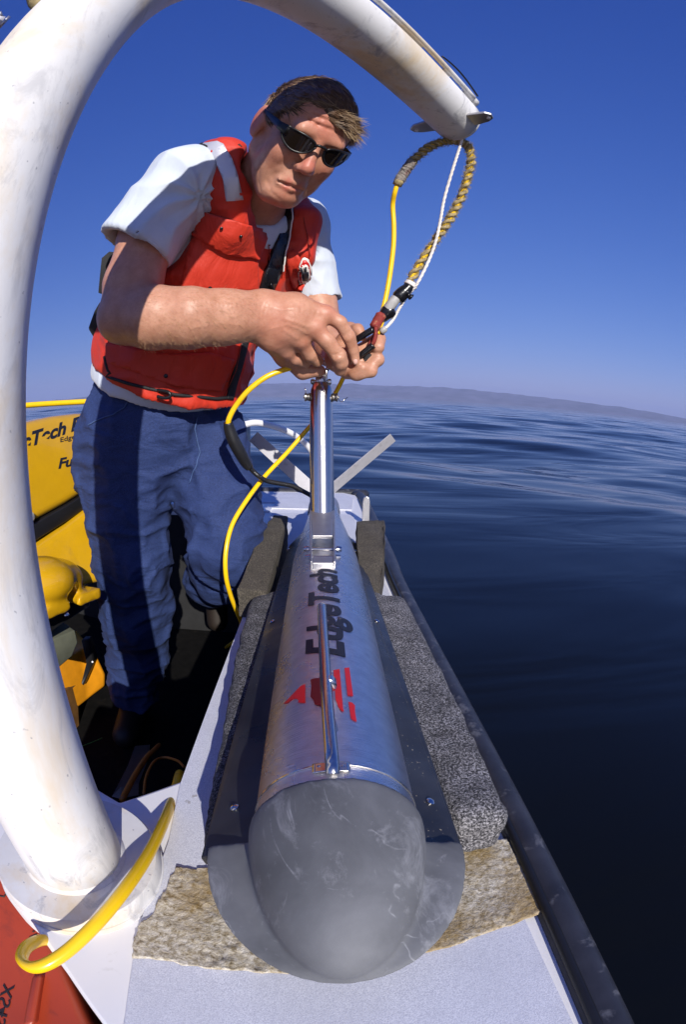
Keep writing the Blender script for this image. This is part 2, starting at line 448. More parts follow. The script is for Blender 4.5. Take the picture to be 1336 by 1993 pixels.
# drawn tube: scratches along it
m, nt, b = newmat('drawn stainless tube'); v = coord(nt, (90, 90, 5)); n1 = noise_n(nt, v, 3.0, 4)
sp = noise_n(nt, coord(nt), 260, 3); 
nt.links.new(ramp(nt, sp, [(.62, (.60, .58, .56)), (.75, (.8, .79, .77))]), b.inputs['Base Color'])
b.inputs['Metallic'].default_value = 1; b.inputs['Roughness'].default_value = .2; bump(nt, b, n1, .12, .001); M['drawn'] = m
# nose rubber, scuffed
m, nt, b = newmat('scuffed grey nose rubber'); v = coord(nt)
base = ramp(nt, noise_n(nt, v, 12, 6, .6, .4), [(.3, (.085, .088, .097)), (.7, (.175, .180, .195))])
sc1 = ramp(nt, noise_n(nt, v, 16, 10, .74, 1.0), [(.54, G(0)), (.68, G(.6))])
wv = noise_n(nt, coord(nt, (1, 1, 1)), 7, 3, .5, 2.2); sc2 = ramp(nt, wv, [(.552, G(0)), (.560, G(.6)), (.568, G(0))]); brk = ramp(nt, noise_n(nt, v, 30, 5, .7), [(.5, G(0)), (.62, G(1))]); sc2 = mixc(nt, 1.0, sc2, brk, 'MULTIPLY')
c = mixc(nt, sc1, base, (.34, .345, .37)); c = mixc(nt, sc2, c, (.42, .425, .45)); nt.links.new(c, b.inputs['Base Color'])
b.inputs['Roughness'].default_value = .72; b.inputs['Specular IOR Level'].default_value = .3
bump(nt, b, noise_n(nt, v, 60, 6), .12, .001); M['nose'] = m
# side plates
m, nt, b = newmat('glossy black side plate'); v = coord(nt)
fleck = ramp(nt, noise_n(nt, v, 330, 2, .5), [(.715, G(0)), (.74, G(1))])
pat = ramp(nt, noise_n(nt, v, 5, 3), [(.45, G(0)), (.6, G(1))]); fl = mixc(nt, 1.0, fleck, pat, 'MULTIPLY')
base = ramp(nt, noise_n(nt, v, 18, 6, .6), [(.3, (.013, .013, .015)), (.7, (.034, .034, .037))])
nt.links.new(mixc(nt, fl, base, (.5, .42, .28)), b.inputs['Base Color'])
nt.links.new(ramp(nt, noise_n(nt, v, 22, 6), [(.3, G(.22)), (.7, G(.42))]), b.inputs['Roughness']); bump(nt, b, noise_n(nt, v, 6, 4), .12, .01); M['plate'] = m
# foam
def foam(name, lo, hi, sc):
    m, nt, b = newmat(name); v = coord(nt); vo = nt.nodes.new('ShaderNodeTexVoronoi'); vo.inputs['Scale'].default_value = sc
    nt.links.new(mixc(nt, .5, v, noise_n(nt, v, 90, 3)), vo.inputs['Vector'])
    nn_ = noise_n(nt, v, sc * 1.0, 4, .8); n3 = noise_n(nt, v, 30, 4)
    c = ramp(nt, nn_, [(.44, lo), (.53, tuple(a * .6 + b_ * .4 for a, b_ in zip(lo, hi))), (.60, hi)])
    c = mixc(nt, ramp(nt, n3, [(.35, G(0)), (.7, G(.55))]), c, lo); nt.links.new(c, b.inputs['Base Color'])
    b.inputs['Roughness'].default_value = .9; bump(nt, b, nn_, .9, .004); return m
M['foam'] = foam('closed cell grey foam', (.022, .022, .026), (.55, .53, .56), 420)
M['foam_brown'] = foam('worn brown grey foam', (.05, .043, .034), (.20, .17, .13), 420)
# rub rail
M['rail'] = simple('weathered black rub rail', (.030, .031, .040), .42, var=.35, scale=25, bmp=.25, bscale=80, dirt=(.17, .17, .19), dirt_scale=38, dirt_lo=.56, dirt_hi=.74)
# non-skid paint, base lightened to stand in for flash light
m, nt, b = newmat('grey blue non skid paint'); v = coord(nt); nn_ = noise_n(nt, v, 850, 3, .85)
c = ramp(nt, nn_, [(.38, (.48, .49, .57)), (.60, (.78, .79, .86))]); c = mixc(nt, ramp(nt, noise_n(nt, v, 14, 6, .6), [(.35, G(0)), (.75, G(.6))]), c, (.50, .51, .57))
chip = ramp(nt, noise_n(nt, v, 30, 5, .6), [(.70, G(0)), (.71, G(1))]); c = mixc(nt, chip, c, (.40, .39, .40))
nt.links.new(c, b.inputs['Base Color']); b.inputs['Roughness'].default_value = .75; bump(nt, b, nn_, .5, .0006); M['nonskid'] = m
# adhesive mat
m, nt, b = newmat('bubbled brown adhesive patch'); v = coord(nt)
n1 = noise_n(nt, v, 150, 7, .75, .4); big = noise_n(nt, v, 9, 3)
c = ramp(nt, n1, [(.32, (.10, .07, .030)), (.41, (.31, .25, .155)), (.51, (.53, .47, .36)), (.64, (.72, .67, .58))])
c = mixc(nt, ramp(nt, big, [(.45, G(0)), (.60, G(.7))]), c, (.30, .19, .05)); nt.links.new(c, b.inputs['Base Color'])
b.inputs['Roughness'].default_value = .38; bump(nt, b, noise_n(nt, v, 320, 5, .7), .8, .002); M['mat'] = m
# davit paint
m, nt, b = newmat('worn white davit paint'); v = coord(nt)
scuff = ramp(nt, noise_n(nt, coord(nt, (1, 1, .35)), 26, 9, .72, .8), [(.52, G(0)), (.66, G(.7))])
where = ramp(nt, noise_n(nt, v, 4.2, 3), [(.40, G(.08)), (.58, G(1))]); scuff = mixc(nt, 1.0, scuff, where, 'MULTIPLY')
stain = ramp(nt, noise_n(nt, coord(nt, (1.4, 1.4, .8)), 4.1, 8, .65, .4), [(.49, G(0)), (.65, G(.8))])
c = mixc(nt, stain, (.70, .69, .69), (.62, .47, .27)); c = mixc(nt, scuff, c, (.26, .26, .29))
c = mixc(nt, ramp(nt, noise_n(nt, v, 150, 2), [(.70, G(0)), (.76, G(.6))]), c, (.2, .2, .24)); nt.links.new(c, b.inputs['Base Color'])
b.inputs['Roughness'].default_value = .68; bump(nt, b, noise_n(nt, v, 45, 5), .2, .002); M['davit'] = m
# skin
m, nt, b = newmat('sunburnt skin'); v = coord(nt)
at = nt.nodes.new('ShaderNodeAttribute'); at.attribute_name = 'redness'
n1 = noise_n(nt, v, 42, 5, .6); n2 = noise_n(nt, v, 260, 3, .6)
c = ramp(nt, n1, [(.3, (.43, .198, .120)), (.7, (.57, .298, .200))])
c = mixc(nt, ramp(nt, n2, [(.52, G(0)), (.68, G(.45))]), c, (.40, .17, .10))
c = mixc(nt, at.outputs['Fac'], c, (.50, .13, .09)); nt.links.new(c, b.inputs['Base Color'])
b.inputs['Roughness'].default_value = .45; b.inputs['Subsurface Weight'].default_value = .12
b.inputs['Subsurface Radius'].default_value = (.01, .004, .002); b.inputs['Subsurface Scale'].default_value = .6
b.inputs['Specular IOR Level'].default_value = .45
p_ = bump(nt, b, noise_n(nt, v, 380, 3, .6), .22, .0012); bump(nt, b, noise_n(nt, v, 110, 4, .6), .15, .0016, p_); M['skin'] = m
M['nail'] = simple('finger nail', (.62, .36, .30), .3)
M['lip'] = simple('lip', (.36, .10, .08), .5)
# cloth
def cloth(name, col, rough=.8, weave=900, var=.08, crease=.5, sheen=.3):
    m, nt, b = newmat(name); v = coord(nt); n = noise_n(nt, v, 10, 5)
    nt.links.new(ramp(nt, n, [(.3, tuple(x * (1 - var) for x in col)), (.7, tuple(min(1, x * (1 + var)) for x in col))]), b.inputs['Base Color'])
    b.inputs['Roughness'].default_value = rough; b.inputs['Sheen Weight'].default_value = sheen
    p_ = bump(nt, b, noise_n(nt, coord(nt, (1, 1, .5)), 16, 5, .5, .8), crease, .012); bump(nt, b, noise_n(nt, v, weave, 2), .25, .0008, p_); return m
M['tee'] = cloth('pale grey blue cotton', (.55, .60, .68), .9, crease=.6)
M['vest'] = cloth('red orange nylon', (.56, .030, .010), .62, crease=.8, sheen=.05)
m, nt, b = newmat('dark blue denim'); v = coord(nt); nf = noise_n(nt, coord(nt, (1, 1, 2.2)), 420, 3, .7); nb = noise_n(nt, v, 14, 5, .6)
c = ramp(nt, nf, [(.38, (.002, .005, .026)), (.62, (.028, .055, .19))]); c = mixc(nt, ramp(nt, nb, [(.3, G(.0)), (.7, G(.4))]), c, (.035, .065, .20), 'MIX')
c = mixc(nt, .35, c, (.012, .03, .12)); nt.links.new(c, b.inputs['Base Color']); b.inputs['Roughness'].default_value = .85
p_ = bump(nt, b, noise_n(nt, coord(nt, (.7, .7, 1.5)), 17, 5, .5, 1.0), .6, .014); bump(nt, b, nf, .4, .001, p_); M['denim'] = m
M['denim_seam'] = simple('faded denim seam', (.05, .09, .22), .8, bmp=.3)
# hair
m, nt, b = newmat('brown hair'); at = nt.nodes.new('ShaderNodeAttribute'); at.attribute_name = 'tone'
nt.links.new(ramp(nt, at.outputs['Fac'], [(0, (.040, .020, .010)), (.5, (.15, .078, .038)), (1, (.50, .34, .18))]), b.inputs['Base Color'])
b.inputs['Roughness'].default_value = .42; M['hair'] = m
# frayed braid
M['braid'] = simple('frayed tan braid', (.36, .28, .14), .9, var=.35, scale=130, bmp=.9, bscale=320)
M['braid_grey'] = simple('grimy grey wrap', (.24, .21, .19), .9, var=.4, scale=110, bmp=.9, bscale=320, dirt=(.16, .04, .04), dirt_scale=70)

# ---------------------------------------------------------------- water, far shore, air
m, nt, b = newmat('lake water'); b.inputs['Base Color'].default_value = (.0045, .0050, .0038, 1); b.inputs['Roughness'].default_value = .04; b.inputs['IOR'].default_value = 1.333
geo = nt.nodes.new('ShaderNodeNewGeometry'); ln = nt.nodes.new('ShaderNodeVectorMath'); ln.operation = 'LENGTH'
nt.links.new(geo.outputs['Position'], ln.inputs[0])
mr = nt.nodes.new('ShaderNodeMapRange'); mr.inputs['From Min'].default_value = 2; mr.inputs['From Max'].default_value = 1500; mr.inputs['To Min'].default_value = 1.0; mr.inputs['To Max'].default_value = .25
nt.links.new(ln.outputs['Value'], mr.inputs['Value'])
v = coord(nt, (.28, 1.0, 1)); a1 = noise_n(nt, v, 1.1, 3, .45, .8); a2 = noise_n(nt, coord(nt, (.35, 1.6, 1)), .24, 6, .58, .5); a3 = noise_n(nt, coord(nt, (.4, 1.3, 1)), .02, 4, .6)
p1 = bump(nt, b, a1, .12, .03); p2 = bump(nt, b, a2, .45, .22, p1); n3 = bump(nt, b, a3, .7, 1.9, p2)
nt.links.new(mr.outputs[0], [n for n in nt.nodes if n.bl_idname == 'ShaderNodeBump'][0].inputs['Strength'])
mr2 = nt.nodes.new('ShaderNodeMapRange'); mr2.inputs['From Min'].default_value = 8; mr2.inputs['From Max'].default_value = 120; mr2.inputs['To Min'].default_value = .02; mr2.inputs['To Max'].default_value = .7
nt.links.new(ln.outputs['Value'], mr2.inputs['Value']); _bn = [n for n in nt.nodes if n.bl_idname == 'ShaderNodeBump']; nt.links.new(mr2.outputs[0], _bn[1].inputs['Strength']); nt.links.new(mr2.outputs[0], _bn[2].inputs['Strength'])
M['water'] = m
nr, na = 760, 900
rad = np.concatenate([[0.0], 0.7 * (160 / 0.7) ** np.linspace(0, 1, nr - 70), 160 * (14000 / 160) ** np.linspace(0.02, 1, 70)])
th = np.linspace(0, 2 * np.pi, na, endpoint=False)
Rr, Tt = np.meshgrid(rad, th, indexing='ij'); X = Rr * np.sin(Tt); Y = Rr * np.cos(Tt)
_wr = np.random.default_rng(11)
def swell(X, Y, Rr):
    Zz = np.zeros_like(X)
    for i in range(34):
        lam = .55 * (14 / .55) ** (i / 33) * _wr.uniform(.9, 1.1); dir_ = _wr.normal(.18, .38); ph = _wr.uniform(0, 6.28)
        amp = lam * .0044 * _wr.uniform(.6, 1.3) * (.45 if lam < 1.2 else 1)
        kx, ky = math.sin(dir_), math.cos(dir_)
        grp = .6 + .4 * np.sin(X * 2.2 / lam + ph * 3) * np.sin(Y * 1.1 / lam + ph)
        wob = .8 * np.sin((X * ky - Y * kx) * 1.3 / lam + ph * 2)
        fade = np.clip(lam * 28 / np.maximum(Rr, .1) - .25, 0, 1)     # drop what the grid can no longer carry
        Zz += amp * grp * fade * np.sin(2 * np.pi / lam * (X * kx + Y * ky) + ph + wob)
    return Zz
Z = 1.25 * swell(X, Y, Rr) * np.clip((Rr - 1.0) / 6, .15, 1)
V = np.stack([X, Y, Z - CZ], -1).reshape(-1, 3)
ii, jj = np.meshgrid(np.arange(len(rad) - 1), np.arange(na), indexing='ij'); j2 = (jj + 1) % na
Q = np.stack([ii * na + jj, (ii + 1) * na + jj, (ii + 1) * na + j2, ii * na + j2], -1).reshape(-1, 4)[:, ::-1]
water = np_mesh('water', V, Q, M['water'], None); tag(water, 'calm dark blue lake with low glassy swells', None, kind='structure')

def land(name, az0, az1, r0, r1, hfun, mat, label, n=500, k=14):
    V = []; Fc = []
    for i in range(n + 1):
        az = math.radians(az0 + (az1 - az0) * i / n)
        for j in range(k + 1):
            r = r0 + (r1 - r0) * j / k; V.append((r * math.sin(az), r * math.cos(az), -CZ - .5 + hfun(math.degrees(az), j / k, r)))
    for i in range(n):
        for j in range(k): a = i * (k + 1) + j; Fc.append((a, a + 1, a + k + 2, a + k + 1))
    o = mesh(name, V, Fc, mat, None, True); return tag(o, label, None, kind='structure')
def ridge(az, t, r):
    prof = 4.2 + 1.0 * noise.noise(Vector((az * .06, 1, 0))) + .3 * noise.noise(Vector((az * .3, 3, 0)))
    deg = 1.36 + .22 * math.cos(math.radians((az + 2) * 3)) - max(0, (az - 14)) * .023 - max(0, (-az - 10)) * .036
    deg += .13 * noise.noise(Vector((az * .14, 2, 0))) + .09 * noise.noise(Vector((az * .6, 5, 0))) + .05 * noise.noise(Vector((az * 1.8, 9, 0)))
    s = min(1, t * 1.25) ** .8 * (1 if t < .85 else (1 - t) / .15)
    rough = .22 * noise.noise(Vector((az * .8, t * 6, 4))) * math.sin(math.pi * min(1, t))
    return max(-1, 9000 * math.tan(math.radians(max(.15, deg))) * (s + rough * .5))
M['hill'] = simple('bare desert hills', (.11, .105, .15), .95, var=.45, scale=.004)  # bluish base puts part of the distance haze into the hill colour
M['sand'] = simple('pale beach sand', (.55, .46, .33), .95, var=.05, scale=.01)
land('hills', -75, 75, 8200, 9800, ridge, M['hill'], 'long low range of hazy mauve hills across the lake')
land('beach', -80, -24.5, 1500, 2200, lambda az, t, r: (3 + 8 * min(1, t * 2)) * min(1, max(0, (-24.5 - az) / 6)), M['sand'], 'strip of pale sandy shore at the far left')

# ---------------------------------------------------------------- the boat
DZ = -0.41
boat = thing('survey_boat', 'white survey boat with grey blue deck panels and a black rub rail', 'boat', (0, .9, -.95))
def dp(px, py): q = PZ(px, py, DZ); return (q.x, q.y)
def flat(name, poly, z0, z1, mat, parent, bevel=0.0, **k):
    return bmo(name, prism_bm([Vector((x, y, z1)) for x, y in poly], [Vector((x, y, z0)) for x, y in poly], bevel), mat, parent)
R0 = [(.250, -.6), dp(1160, 1993), dp(985, 1600), dp(772, 1150), dp(745, 1075), (.07, 2.03), (.05, 2.13), (.0, 2.18)]
deck_poly = R0 + [(-1.0, 2.18), (-1.0, 1.89), (-.32, 1.89), dp(500, 1128), dp(358, 1517), dp(233, 1560), (-.40, .43), (-.43, .33), dp(52, 1778), dp(130, 1893), dp(200, 1993), (-.10, -.6)]
flat('side_deck', deck_poly, DZ - .05, DZ, M['gel'], boat, .004)
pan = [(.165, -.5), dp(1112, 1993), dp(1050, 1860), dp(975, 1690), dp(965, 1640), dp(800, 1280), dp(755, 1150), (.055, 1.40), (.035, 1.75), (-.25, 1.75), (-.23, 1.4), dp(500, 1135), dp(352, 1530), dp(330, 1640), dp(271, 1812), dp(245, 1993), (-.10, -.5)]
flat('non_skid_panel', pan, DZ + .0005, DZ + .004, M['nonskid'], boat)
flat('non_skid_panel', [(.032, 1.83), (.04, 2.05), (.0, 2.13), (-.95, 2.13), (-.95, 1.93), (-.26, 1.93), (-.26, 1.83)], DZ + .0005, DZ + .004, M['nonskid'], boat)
# rub rail: a fat half round with a lip, following the deck edge
rr_ = [Vector((x + .010, y, DZ - .006)) for x, y in R0[:6]] + [Vector((.055, 2.15, DZ - .006)), Vector((0, 2.195, DZ - .006)), Vector((-1.0, 2.195, DZ - .006))]
tube('rub_rail', catmull(rr_, 10), .021, M['rail'], boat, 16)
tube('rail_lip', [p + Vector((-.013, 0, .014)) for p in catmull(rr_[:6], 10)], .0055, M['black_rubber'], boat, 8)
# hull outside, and the cockpit well
hull = [(x, y) for x, y in R0] + [(-1.0, 2.18)]
bm = bmesh.new(); prev = None
for x, y in hull:
    a = bm.verts.new((x + .004, y, DZ - .02)); b_ = bm.verts.new((x - .05, y, -1.4)); 
    if prev: bm.faces.new((prev[0], a, b_, prev[1]))
    prev = (a, b_)
bmo('hull', bm, M['gel'], boat)
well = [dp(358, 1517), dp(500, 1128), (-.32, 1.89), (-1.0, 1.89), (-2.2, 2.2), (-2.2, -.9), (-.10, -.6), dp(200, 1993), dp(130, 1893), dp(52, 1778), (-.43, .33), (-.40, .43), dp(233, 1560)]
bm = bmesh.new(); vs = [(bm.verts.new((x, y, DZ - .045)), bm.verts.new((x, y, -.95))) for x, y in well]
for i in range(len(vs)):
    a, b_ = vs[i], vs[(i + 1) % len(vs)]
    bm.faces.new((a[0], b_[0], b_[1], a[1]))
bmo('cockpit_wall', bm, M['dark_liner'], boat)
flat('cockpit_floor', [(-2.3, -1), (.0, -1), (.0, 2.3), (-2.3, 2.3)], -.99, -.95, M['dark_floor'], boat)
flat('gunwale', [(-2.4, -1), (-2.2, -1), (-2.2, 2.3), (-2.4, 2.3)], -1.2, -.42, M['gel'], boat, .01)
# steps in the deck paint at the far end
flat('deck_hatch', [(-.32, 1.77), (-.26, 1.77), (-.26, 1.885), (-.32, 1.885)], DZ, DZ + .006, M['gel'], boat)
# white fairlead / cleat standing at the far right edge
c0 = PZ(712, 1020, DZ)
t = thing('deck_fairlead', 'upright rounded grey white fairlead plate on the far right deck edge', 'fairlead', c0)
bm = bmesh.new(); pr = []
pts2 = [(-.012, 0), (-.012, .075), (-.009, .088), (0, .094), (.009, .088), (.012, .075), (.012, 0)]
bmo('plate', prism_bm([c0 + Vector((x, -.006 + 0, z)) for x, z in pts2], [c0 + Vector((x, .006, z)) for x, z in pts2], .002), M['alu'], t)
box('foot', c0 + Vector((0, 0, .004)), (1, 0, 0), (0, 1, 0), (0, 0, 1), .05, .04, .006, M['alu'], t)
# white bow rail arching behind the tube
rp = [P(470, 828, 1.62), P(500, 823, 1.66), P(540, 832, 1.72), P(575, 848, 1.78), P(602, 872, 1.84), P(625, 915, 1.9), P(632, 955, 1.95)]
t = thing('hand_rail', 'white tubular handrail curving down to the deck beyond the upright tube', 'handrail', rp[-1])
tube('rail', catmull(rp, 8), .0105, M['gel'], t, 14)
tube('rail_end', [P(470, 828, 1.62), P(440, 836, 1.60), P(430, 900, 1.6), P(430, 1000, 1.65)], .0105, M['gel'], t, 14)
# yellow rail at far left
rp = [P(-60, 803, 2.2), P(40, 790, 2.25), P(145, 783, 2.3), P(260, 778, 2.35)]
t = thing('yellow_pole', 'scuffed yellow pole crossing the far left side of the boat at waist height', 'pole', rp[1])
tube('pole', catmull(rp, 6), .012, M['yellow'], t, 14)
tube('stanchion', [rp[3], rp[3] + Vector((0, .02, -1.3))], .012, M['yellow'], t, 12)
# outboard engine cowl beyond the hip
t = thing('outboard_engine', 'dark blue grey engine cowl just beyond the jeans pocket', 'engine', P(455, 1000, 1.75))
f = Field(P(440, 860, 1.7) - Vector((.2, .2, .25)), P(440, 860, 1.7) + Vector((.2, .2, .25)), .008)
f.box(P(437, 875, 1.68), (.075, .09, .11), None, .03); V, Q = f.mesh()
np_mesh('cowl', V, Q, simple('engine cowl paint', (.05, .06, .085), .3, coat=.3), t)
tube('leg', [P(437, 925, 1.7), P(437, 1060, 1.85)], .045, M['black_rubber'], t)
box('catch', P(478, 905, 1.62), (1, 0, 0), (0, 1, 0), (0, 0, 1), .012, .012, .02, M['gel'], t, .002)

# ---------------------------------------------------------------- davit
BX, BY, Z0p, H1 = -.2527, .2616, -.0186, .7178
TIP = Vector((.2056, .8939, .5763)); TD = Vector((math.cos(.08) * math.sin(.6827), math.cos(.08) * math.cos(.6827), -math.sin(.08)))
b0 = Vector((BX, BY, Z0p)); b1 = b0 + Vector((0, 0, H1)); b2 = TIP - TD * .4612
dav = [Vector((BX + .008 * (1 - i / 10) ** 2, BY - .003 * (1 - i / 10) ** 2, DZ + .015 + (Z0p - DZ - .015) * i / 10)) for i in range(10)]
for i in range(61):
    t_ = i / 60; dav.append(b0 * (1 - t_) ** 3 + b1 * 3 * (1 - t_) ** 2 * t_ + b2 * 3 * (1 - t_) * t_ ** 2 + TIP * t_ ** 3)
davit = thing('davit', 'big curved white painted davit pipe arching over the man from the deck corner', 'davit', (BX, BY, DZ))
nD = len(dav)
tube('pipe', dav, lambda u: .0510 - .003 * max(0, u - .6), M['davit'], davit, 48)
FC = Vector((-.2445, .2590, DZ))
lathe('weld_bead', FC + Vector((0, 0, .017)), (0, 0, 1), [(0, .0560), (.003, .0550), (.007, .0515), (.008, .050)], M['davit'], davit, 48)
lathe('base_flange', FC + Vector((0, 0, -.028)), (0, 0, 1), [(0, .0885), (.030, .0885), (.033, .0875), (.0335, .0862), (.046, .0855), (.049, .0835)], M['davit'], davit, 64)
# gusset ring wedge
end, tx = dav[-1], (dav[-1] - dav[-2]).normalized()
up = (Vector((0, 0, 1)) - tx * tx.z).normalized(); sd = tx.cross(up).normalized()
# end cap slanted off, ears and bolts
lathe('end_cap', end - tx * .001, tx, [(0, .0492), (.006, .0492), (.012, .045), (.016, .036), (.018, .0)], M['davit'], davit, 48)
for sg, ln_, rise in ((1, .046, -.025), (-1, .049, -.018)):
    c = end - tx * .025 + sd * sg * .043 + up * rise
    pl = [(-.020, -.004), (.020, -.004), (.014, .030), (.006, ln_ - .004), (-.006, ln_ - .002), (-.016, .034)]
    o_ = bmo('ear', prism_bm([c + tx * a + sd * sg * b_ + up * .003 for a, b_ in pl], [c + tx * a + sd * sg * b_ - up * .003 for a, b_ in pl], .0015), M['alu'], davit)
    lathe('rivet', c + sd * sg * .035 + up * .003, up, [(0, .004), (.002, .004), (.003, .002)], M['gel'], davit, 10)
    lathe('rivet', c + sd * sg * .035 - up * .006, up, [(0, .002), (.001, .004), (.003, .004)], M['gel'], davit, 10)
# top guide rail along the outside of the arch near the end
def pipe_off(u0, u1, a, r, n=26):
    out = []
    for i in range(n + 1):
        f_ = (u0 + (u1 - u0) * i / n) * (nD - 1); k = min(int(f_), nD - 2); p = dav[k].lerp(dav[k + 1], f_ - k)
        tt = (dav[k + 1] - dav[k]).normalized(); uu = (Vector((0, 0, 1)) - tt * tt.z); uu = uu.normalized(); ss = tt.cross(uu)
        out.append(p + uu * (math.cos(a) * r) + ss * (math.sin(a) * r))
    return out
AR = .95
tube('guide_rail', pipe_off(.62, .985, AR, .0595), .0058, M['davit'], davit, 10)
for u0, u1 in ((.62, .74), (.80, .865), (.915, .93), (.965, .985)):
    a_ = pipe_off(u0, u1, AR, .0490, 6); b_ = pipe_off(u0, u1, AR, .0588, 6)
    bm = bmesh.new(); fr = frames(a_); vv = []
    for p, q, (tt, n1_, n2_) in zip(a_, b_, fr):
        w = tt.cross(q - p).normalized() * .003; vv.append([bm.verts.new(p + w), bm.verts.new(q + w), bm.verts.new(q - w), bm.verts.new(p - w)])
    for i in range(len(vv) - 1):
        for k in range(4): bm.faces.new((vv[i][k], vv[i][(k + 1) % 4], vv[i + 1][(k + 1) % 4], vv[i + 1][k]))
    bm.faces.new(vv[0]); bm.faces.new(vv[-1][::-1]); bmo('rail_web', bm, M['davit'], davit)
tube('end_lug', pipe_off(.972, .999, AR - .15, .055, 4), .0106, M['davit'], davit, 12)
bp = pipe_off(.985, .999, AR - .1, .058, 2)[1]
lathe('bolt', bp, sd * -1 + up * .4 + tx * .8, [(0, .005), (.01, .005), (.011, .009), (.017, .009), (.018, .005), (.028, .005)], M['dark_steel'], davit, 12)
cab = [p + up * (.006 + .012 * math.sin(math.pi * min(1, i / 12))) for i, p in enumerate(pipe_off(.90, .99, AR, .066, 12))]
tube('control_wire', catmull(cab, 3), .0019, M['black_rubber'], davit, 8)
# white bracket bits at the very top left corner
q = P(52, -14, .60)
t = thing('mast_light', 'white and tan fitting clipped behind the top left of the davit', 'lamp', q)
tube('tube', [P(135, 75, .66), P(74, 2, .70), P(60, -45, .73), P(70, -110, .76)], .013, M['braid'], t, 14)
q = P(2, 50, .80)
t = thing('spray_nozzle', 'small clear plastic fitting peeking in at the top left edge', 'fitting', q)
tube('body', [P(-20, 40, .8), P(2, 46, .8)], .011, M['gel'], t, 12); tube('rim', [P(2, 46, .8), P(7, 49, .8)], .014, M['alu'], t, 12)
tube('clip', [P(-3, 25, .8), P(3, 36, .8)], .004, M['alu'], t, 8)
tube('arm', [P(-18, 40, .8), P(-60, -10, .79), P(0, -70, .76), P(70, -95, .755)], .006, M['alu'], t, 10)

# ---------------------------------------------------------------- sonar towfish
J = Vector((.0, .262, -.300)); AX = Vector((-.047, 1, -.012)).normalized()
SX = AX.cross(Vector((0, 0, 1))).normalized(); NZ = SX.cross(AX).normalized()
RB = .0605
def FP(a, s, n): return J + AX * a + SX * s + NZ * n
fish = thing('sonar_towfish', 'long brushed steel sonar towfish with a grey nose and black side plates', 'sonar towfish', (J.x, J.y + .4, DZ))
body = lathe('body', J, AX, [(-.012, RB - .002), (-.011, RB), (.010, RB), (.0105, RB - .0008), (.0115, RB - .0008), (.012, RB)] + [(.012 + .62 * i / 12, RB) for i in range(1, 13)] + [(.70, .058), (.80, .053), (.92, .046), (1.05, .040), (1.22, .036), (1.24, .030)], M['brushed'], fish, 96)
# nose with its fairing wings
f = Field(J + Vector((-.14, -.19, -.075)), J + Vector((.14, .05, .08)), .0026)
Rf = [SX, AX, NZ]
for i in range(19):
    pass
nz_ = [i / 26 for i in range(26)]; f.chain([J + AX * .01] + [J - AX * (.1195 * t_) for t_ in nz_], [RB + .0006] + [max(.013, (RB + .0004) * (1 - t_ ** 1.75) ** .60) for t_ in nz_], .006)
f.ell(J + AX * .004 - NZ * .022, (.0995, .1325, .0150), Rf, k=.006)
f.ell(J + AX * .012 - NZ * .036, (.05, .12, .04), Rf, k=.02)
f.half(J + AX * -.004, AX); f.half(J - NZ * .062, -NZ)
V, Q = f.mesh(); V = relax(V, Q, 6)
nose = np_mesh('nose_cone', V, Q, M['nose'], fish)
f = Field(J + Vector((-.14, -.05, -.075)), J + Vector((.14, .06, .02)), .003)
# side plates (transducer covers)
for sg in (-1, 1):
    L_ = .93
    def pl(a, o, n): return FP(a, sg * o, n)
    w1, w2 = (.1045, .100) if sg < 0 else (.1005, .097)
    top = [pl(-.012, .0605, -.012), pl(L_, .0585 - .016, -.012), pl(L_ + .06, .050, -.02), pl(L_ - .05, w2 - .018, -.030), pl(-.012 - .0, w1, -.030)]
    bot = [p - NZ * .009 - SX * sg * .003 for p in top]
    o_ = bmo('side_plate', prism_bm(top, bot, .0012), M['plate'], fish)
    core_t = [pl(-.010, .052, -.020), pl(L_, .045, -.020), pl(L_, w2 - .026, -.042), pl(-.010, w1 - .008, -.042)]
    bmo('transducer_block', prism_bm(core_t, [p - NZ * .014 for p in core_t], .002), M['black_rubber'], fish)
    for (px, py) in (((457, 1572), (530, 1210), (561, 1070), (432, 1630)) if sg < 0 else ((838, 1560), (734, 1209), (694, 1073))):
        if py == 1630: continue
        r = ray(px, py); nrm = (top[1] - top[0]).cross(top[4] - top[0]).normalized(); nrm = nrm if nrm.z > 0 else -nrm
        tt = (top[0] - Vector((0, 0, 0))).dot(nrm) / r.dot(nrm); c = r * tt
        lathe('screw', c, nrm, [(0, .0042), (.0012, .0042), (.0024, .0028), (.0028, .0)], M['steel'], fish, 14)
# seam band and riveted tag
lathe('seam_band', J + AX * .0105, AX, [(0, RB + .0001), (.0001, RB + .0007), (.0014, RB + .0007), (.0015, RB + .0001)], M['steel'], fish, 96)
def cyl_hit(px, py):
    """ray onto the body tube -> (axial, angle from top towards +SX)"""
    r = ray(px, py); d = r - AX * r.dot(AX); o = -J; o = o - AX * o.dot(AX)
    a = d.dot(d); b_ = 2 * d.dot(o); c = o.dot(o) - RB * RB; D = b_ * b_ - 4 * a * c
    t_ = (-b_ - math.sqrt(max(D, 0))) / 2 / a; p = r * t_ - J
    return p.dot(AX), math.atan2(p.dot(SX), p.dot(NZ))
def CP(a, ang, off=0.0): return J + AX * a + SX * (math.sin(ang) * (RB + off)) + NZ * (math.cos(ang) * (RB + off))
a0 = cyl_hit(645, 1277)[0]; a1 = cyl_hit(640, 1107)[0]; g0 = cyl_hit(668, 1262)[1]; g1 = cyl_hit(597, 1252)[1]
text_wrap('lettering', 'EdgeTech', lambda u, v: CP(a0 + (a1 - a0) * u, g0 + (g1 - g0) * v, .0005), M['navy_paint'], fish, bold=.032, shear=.28, spacing=.98)
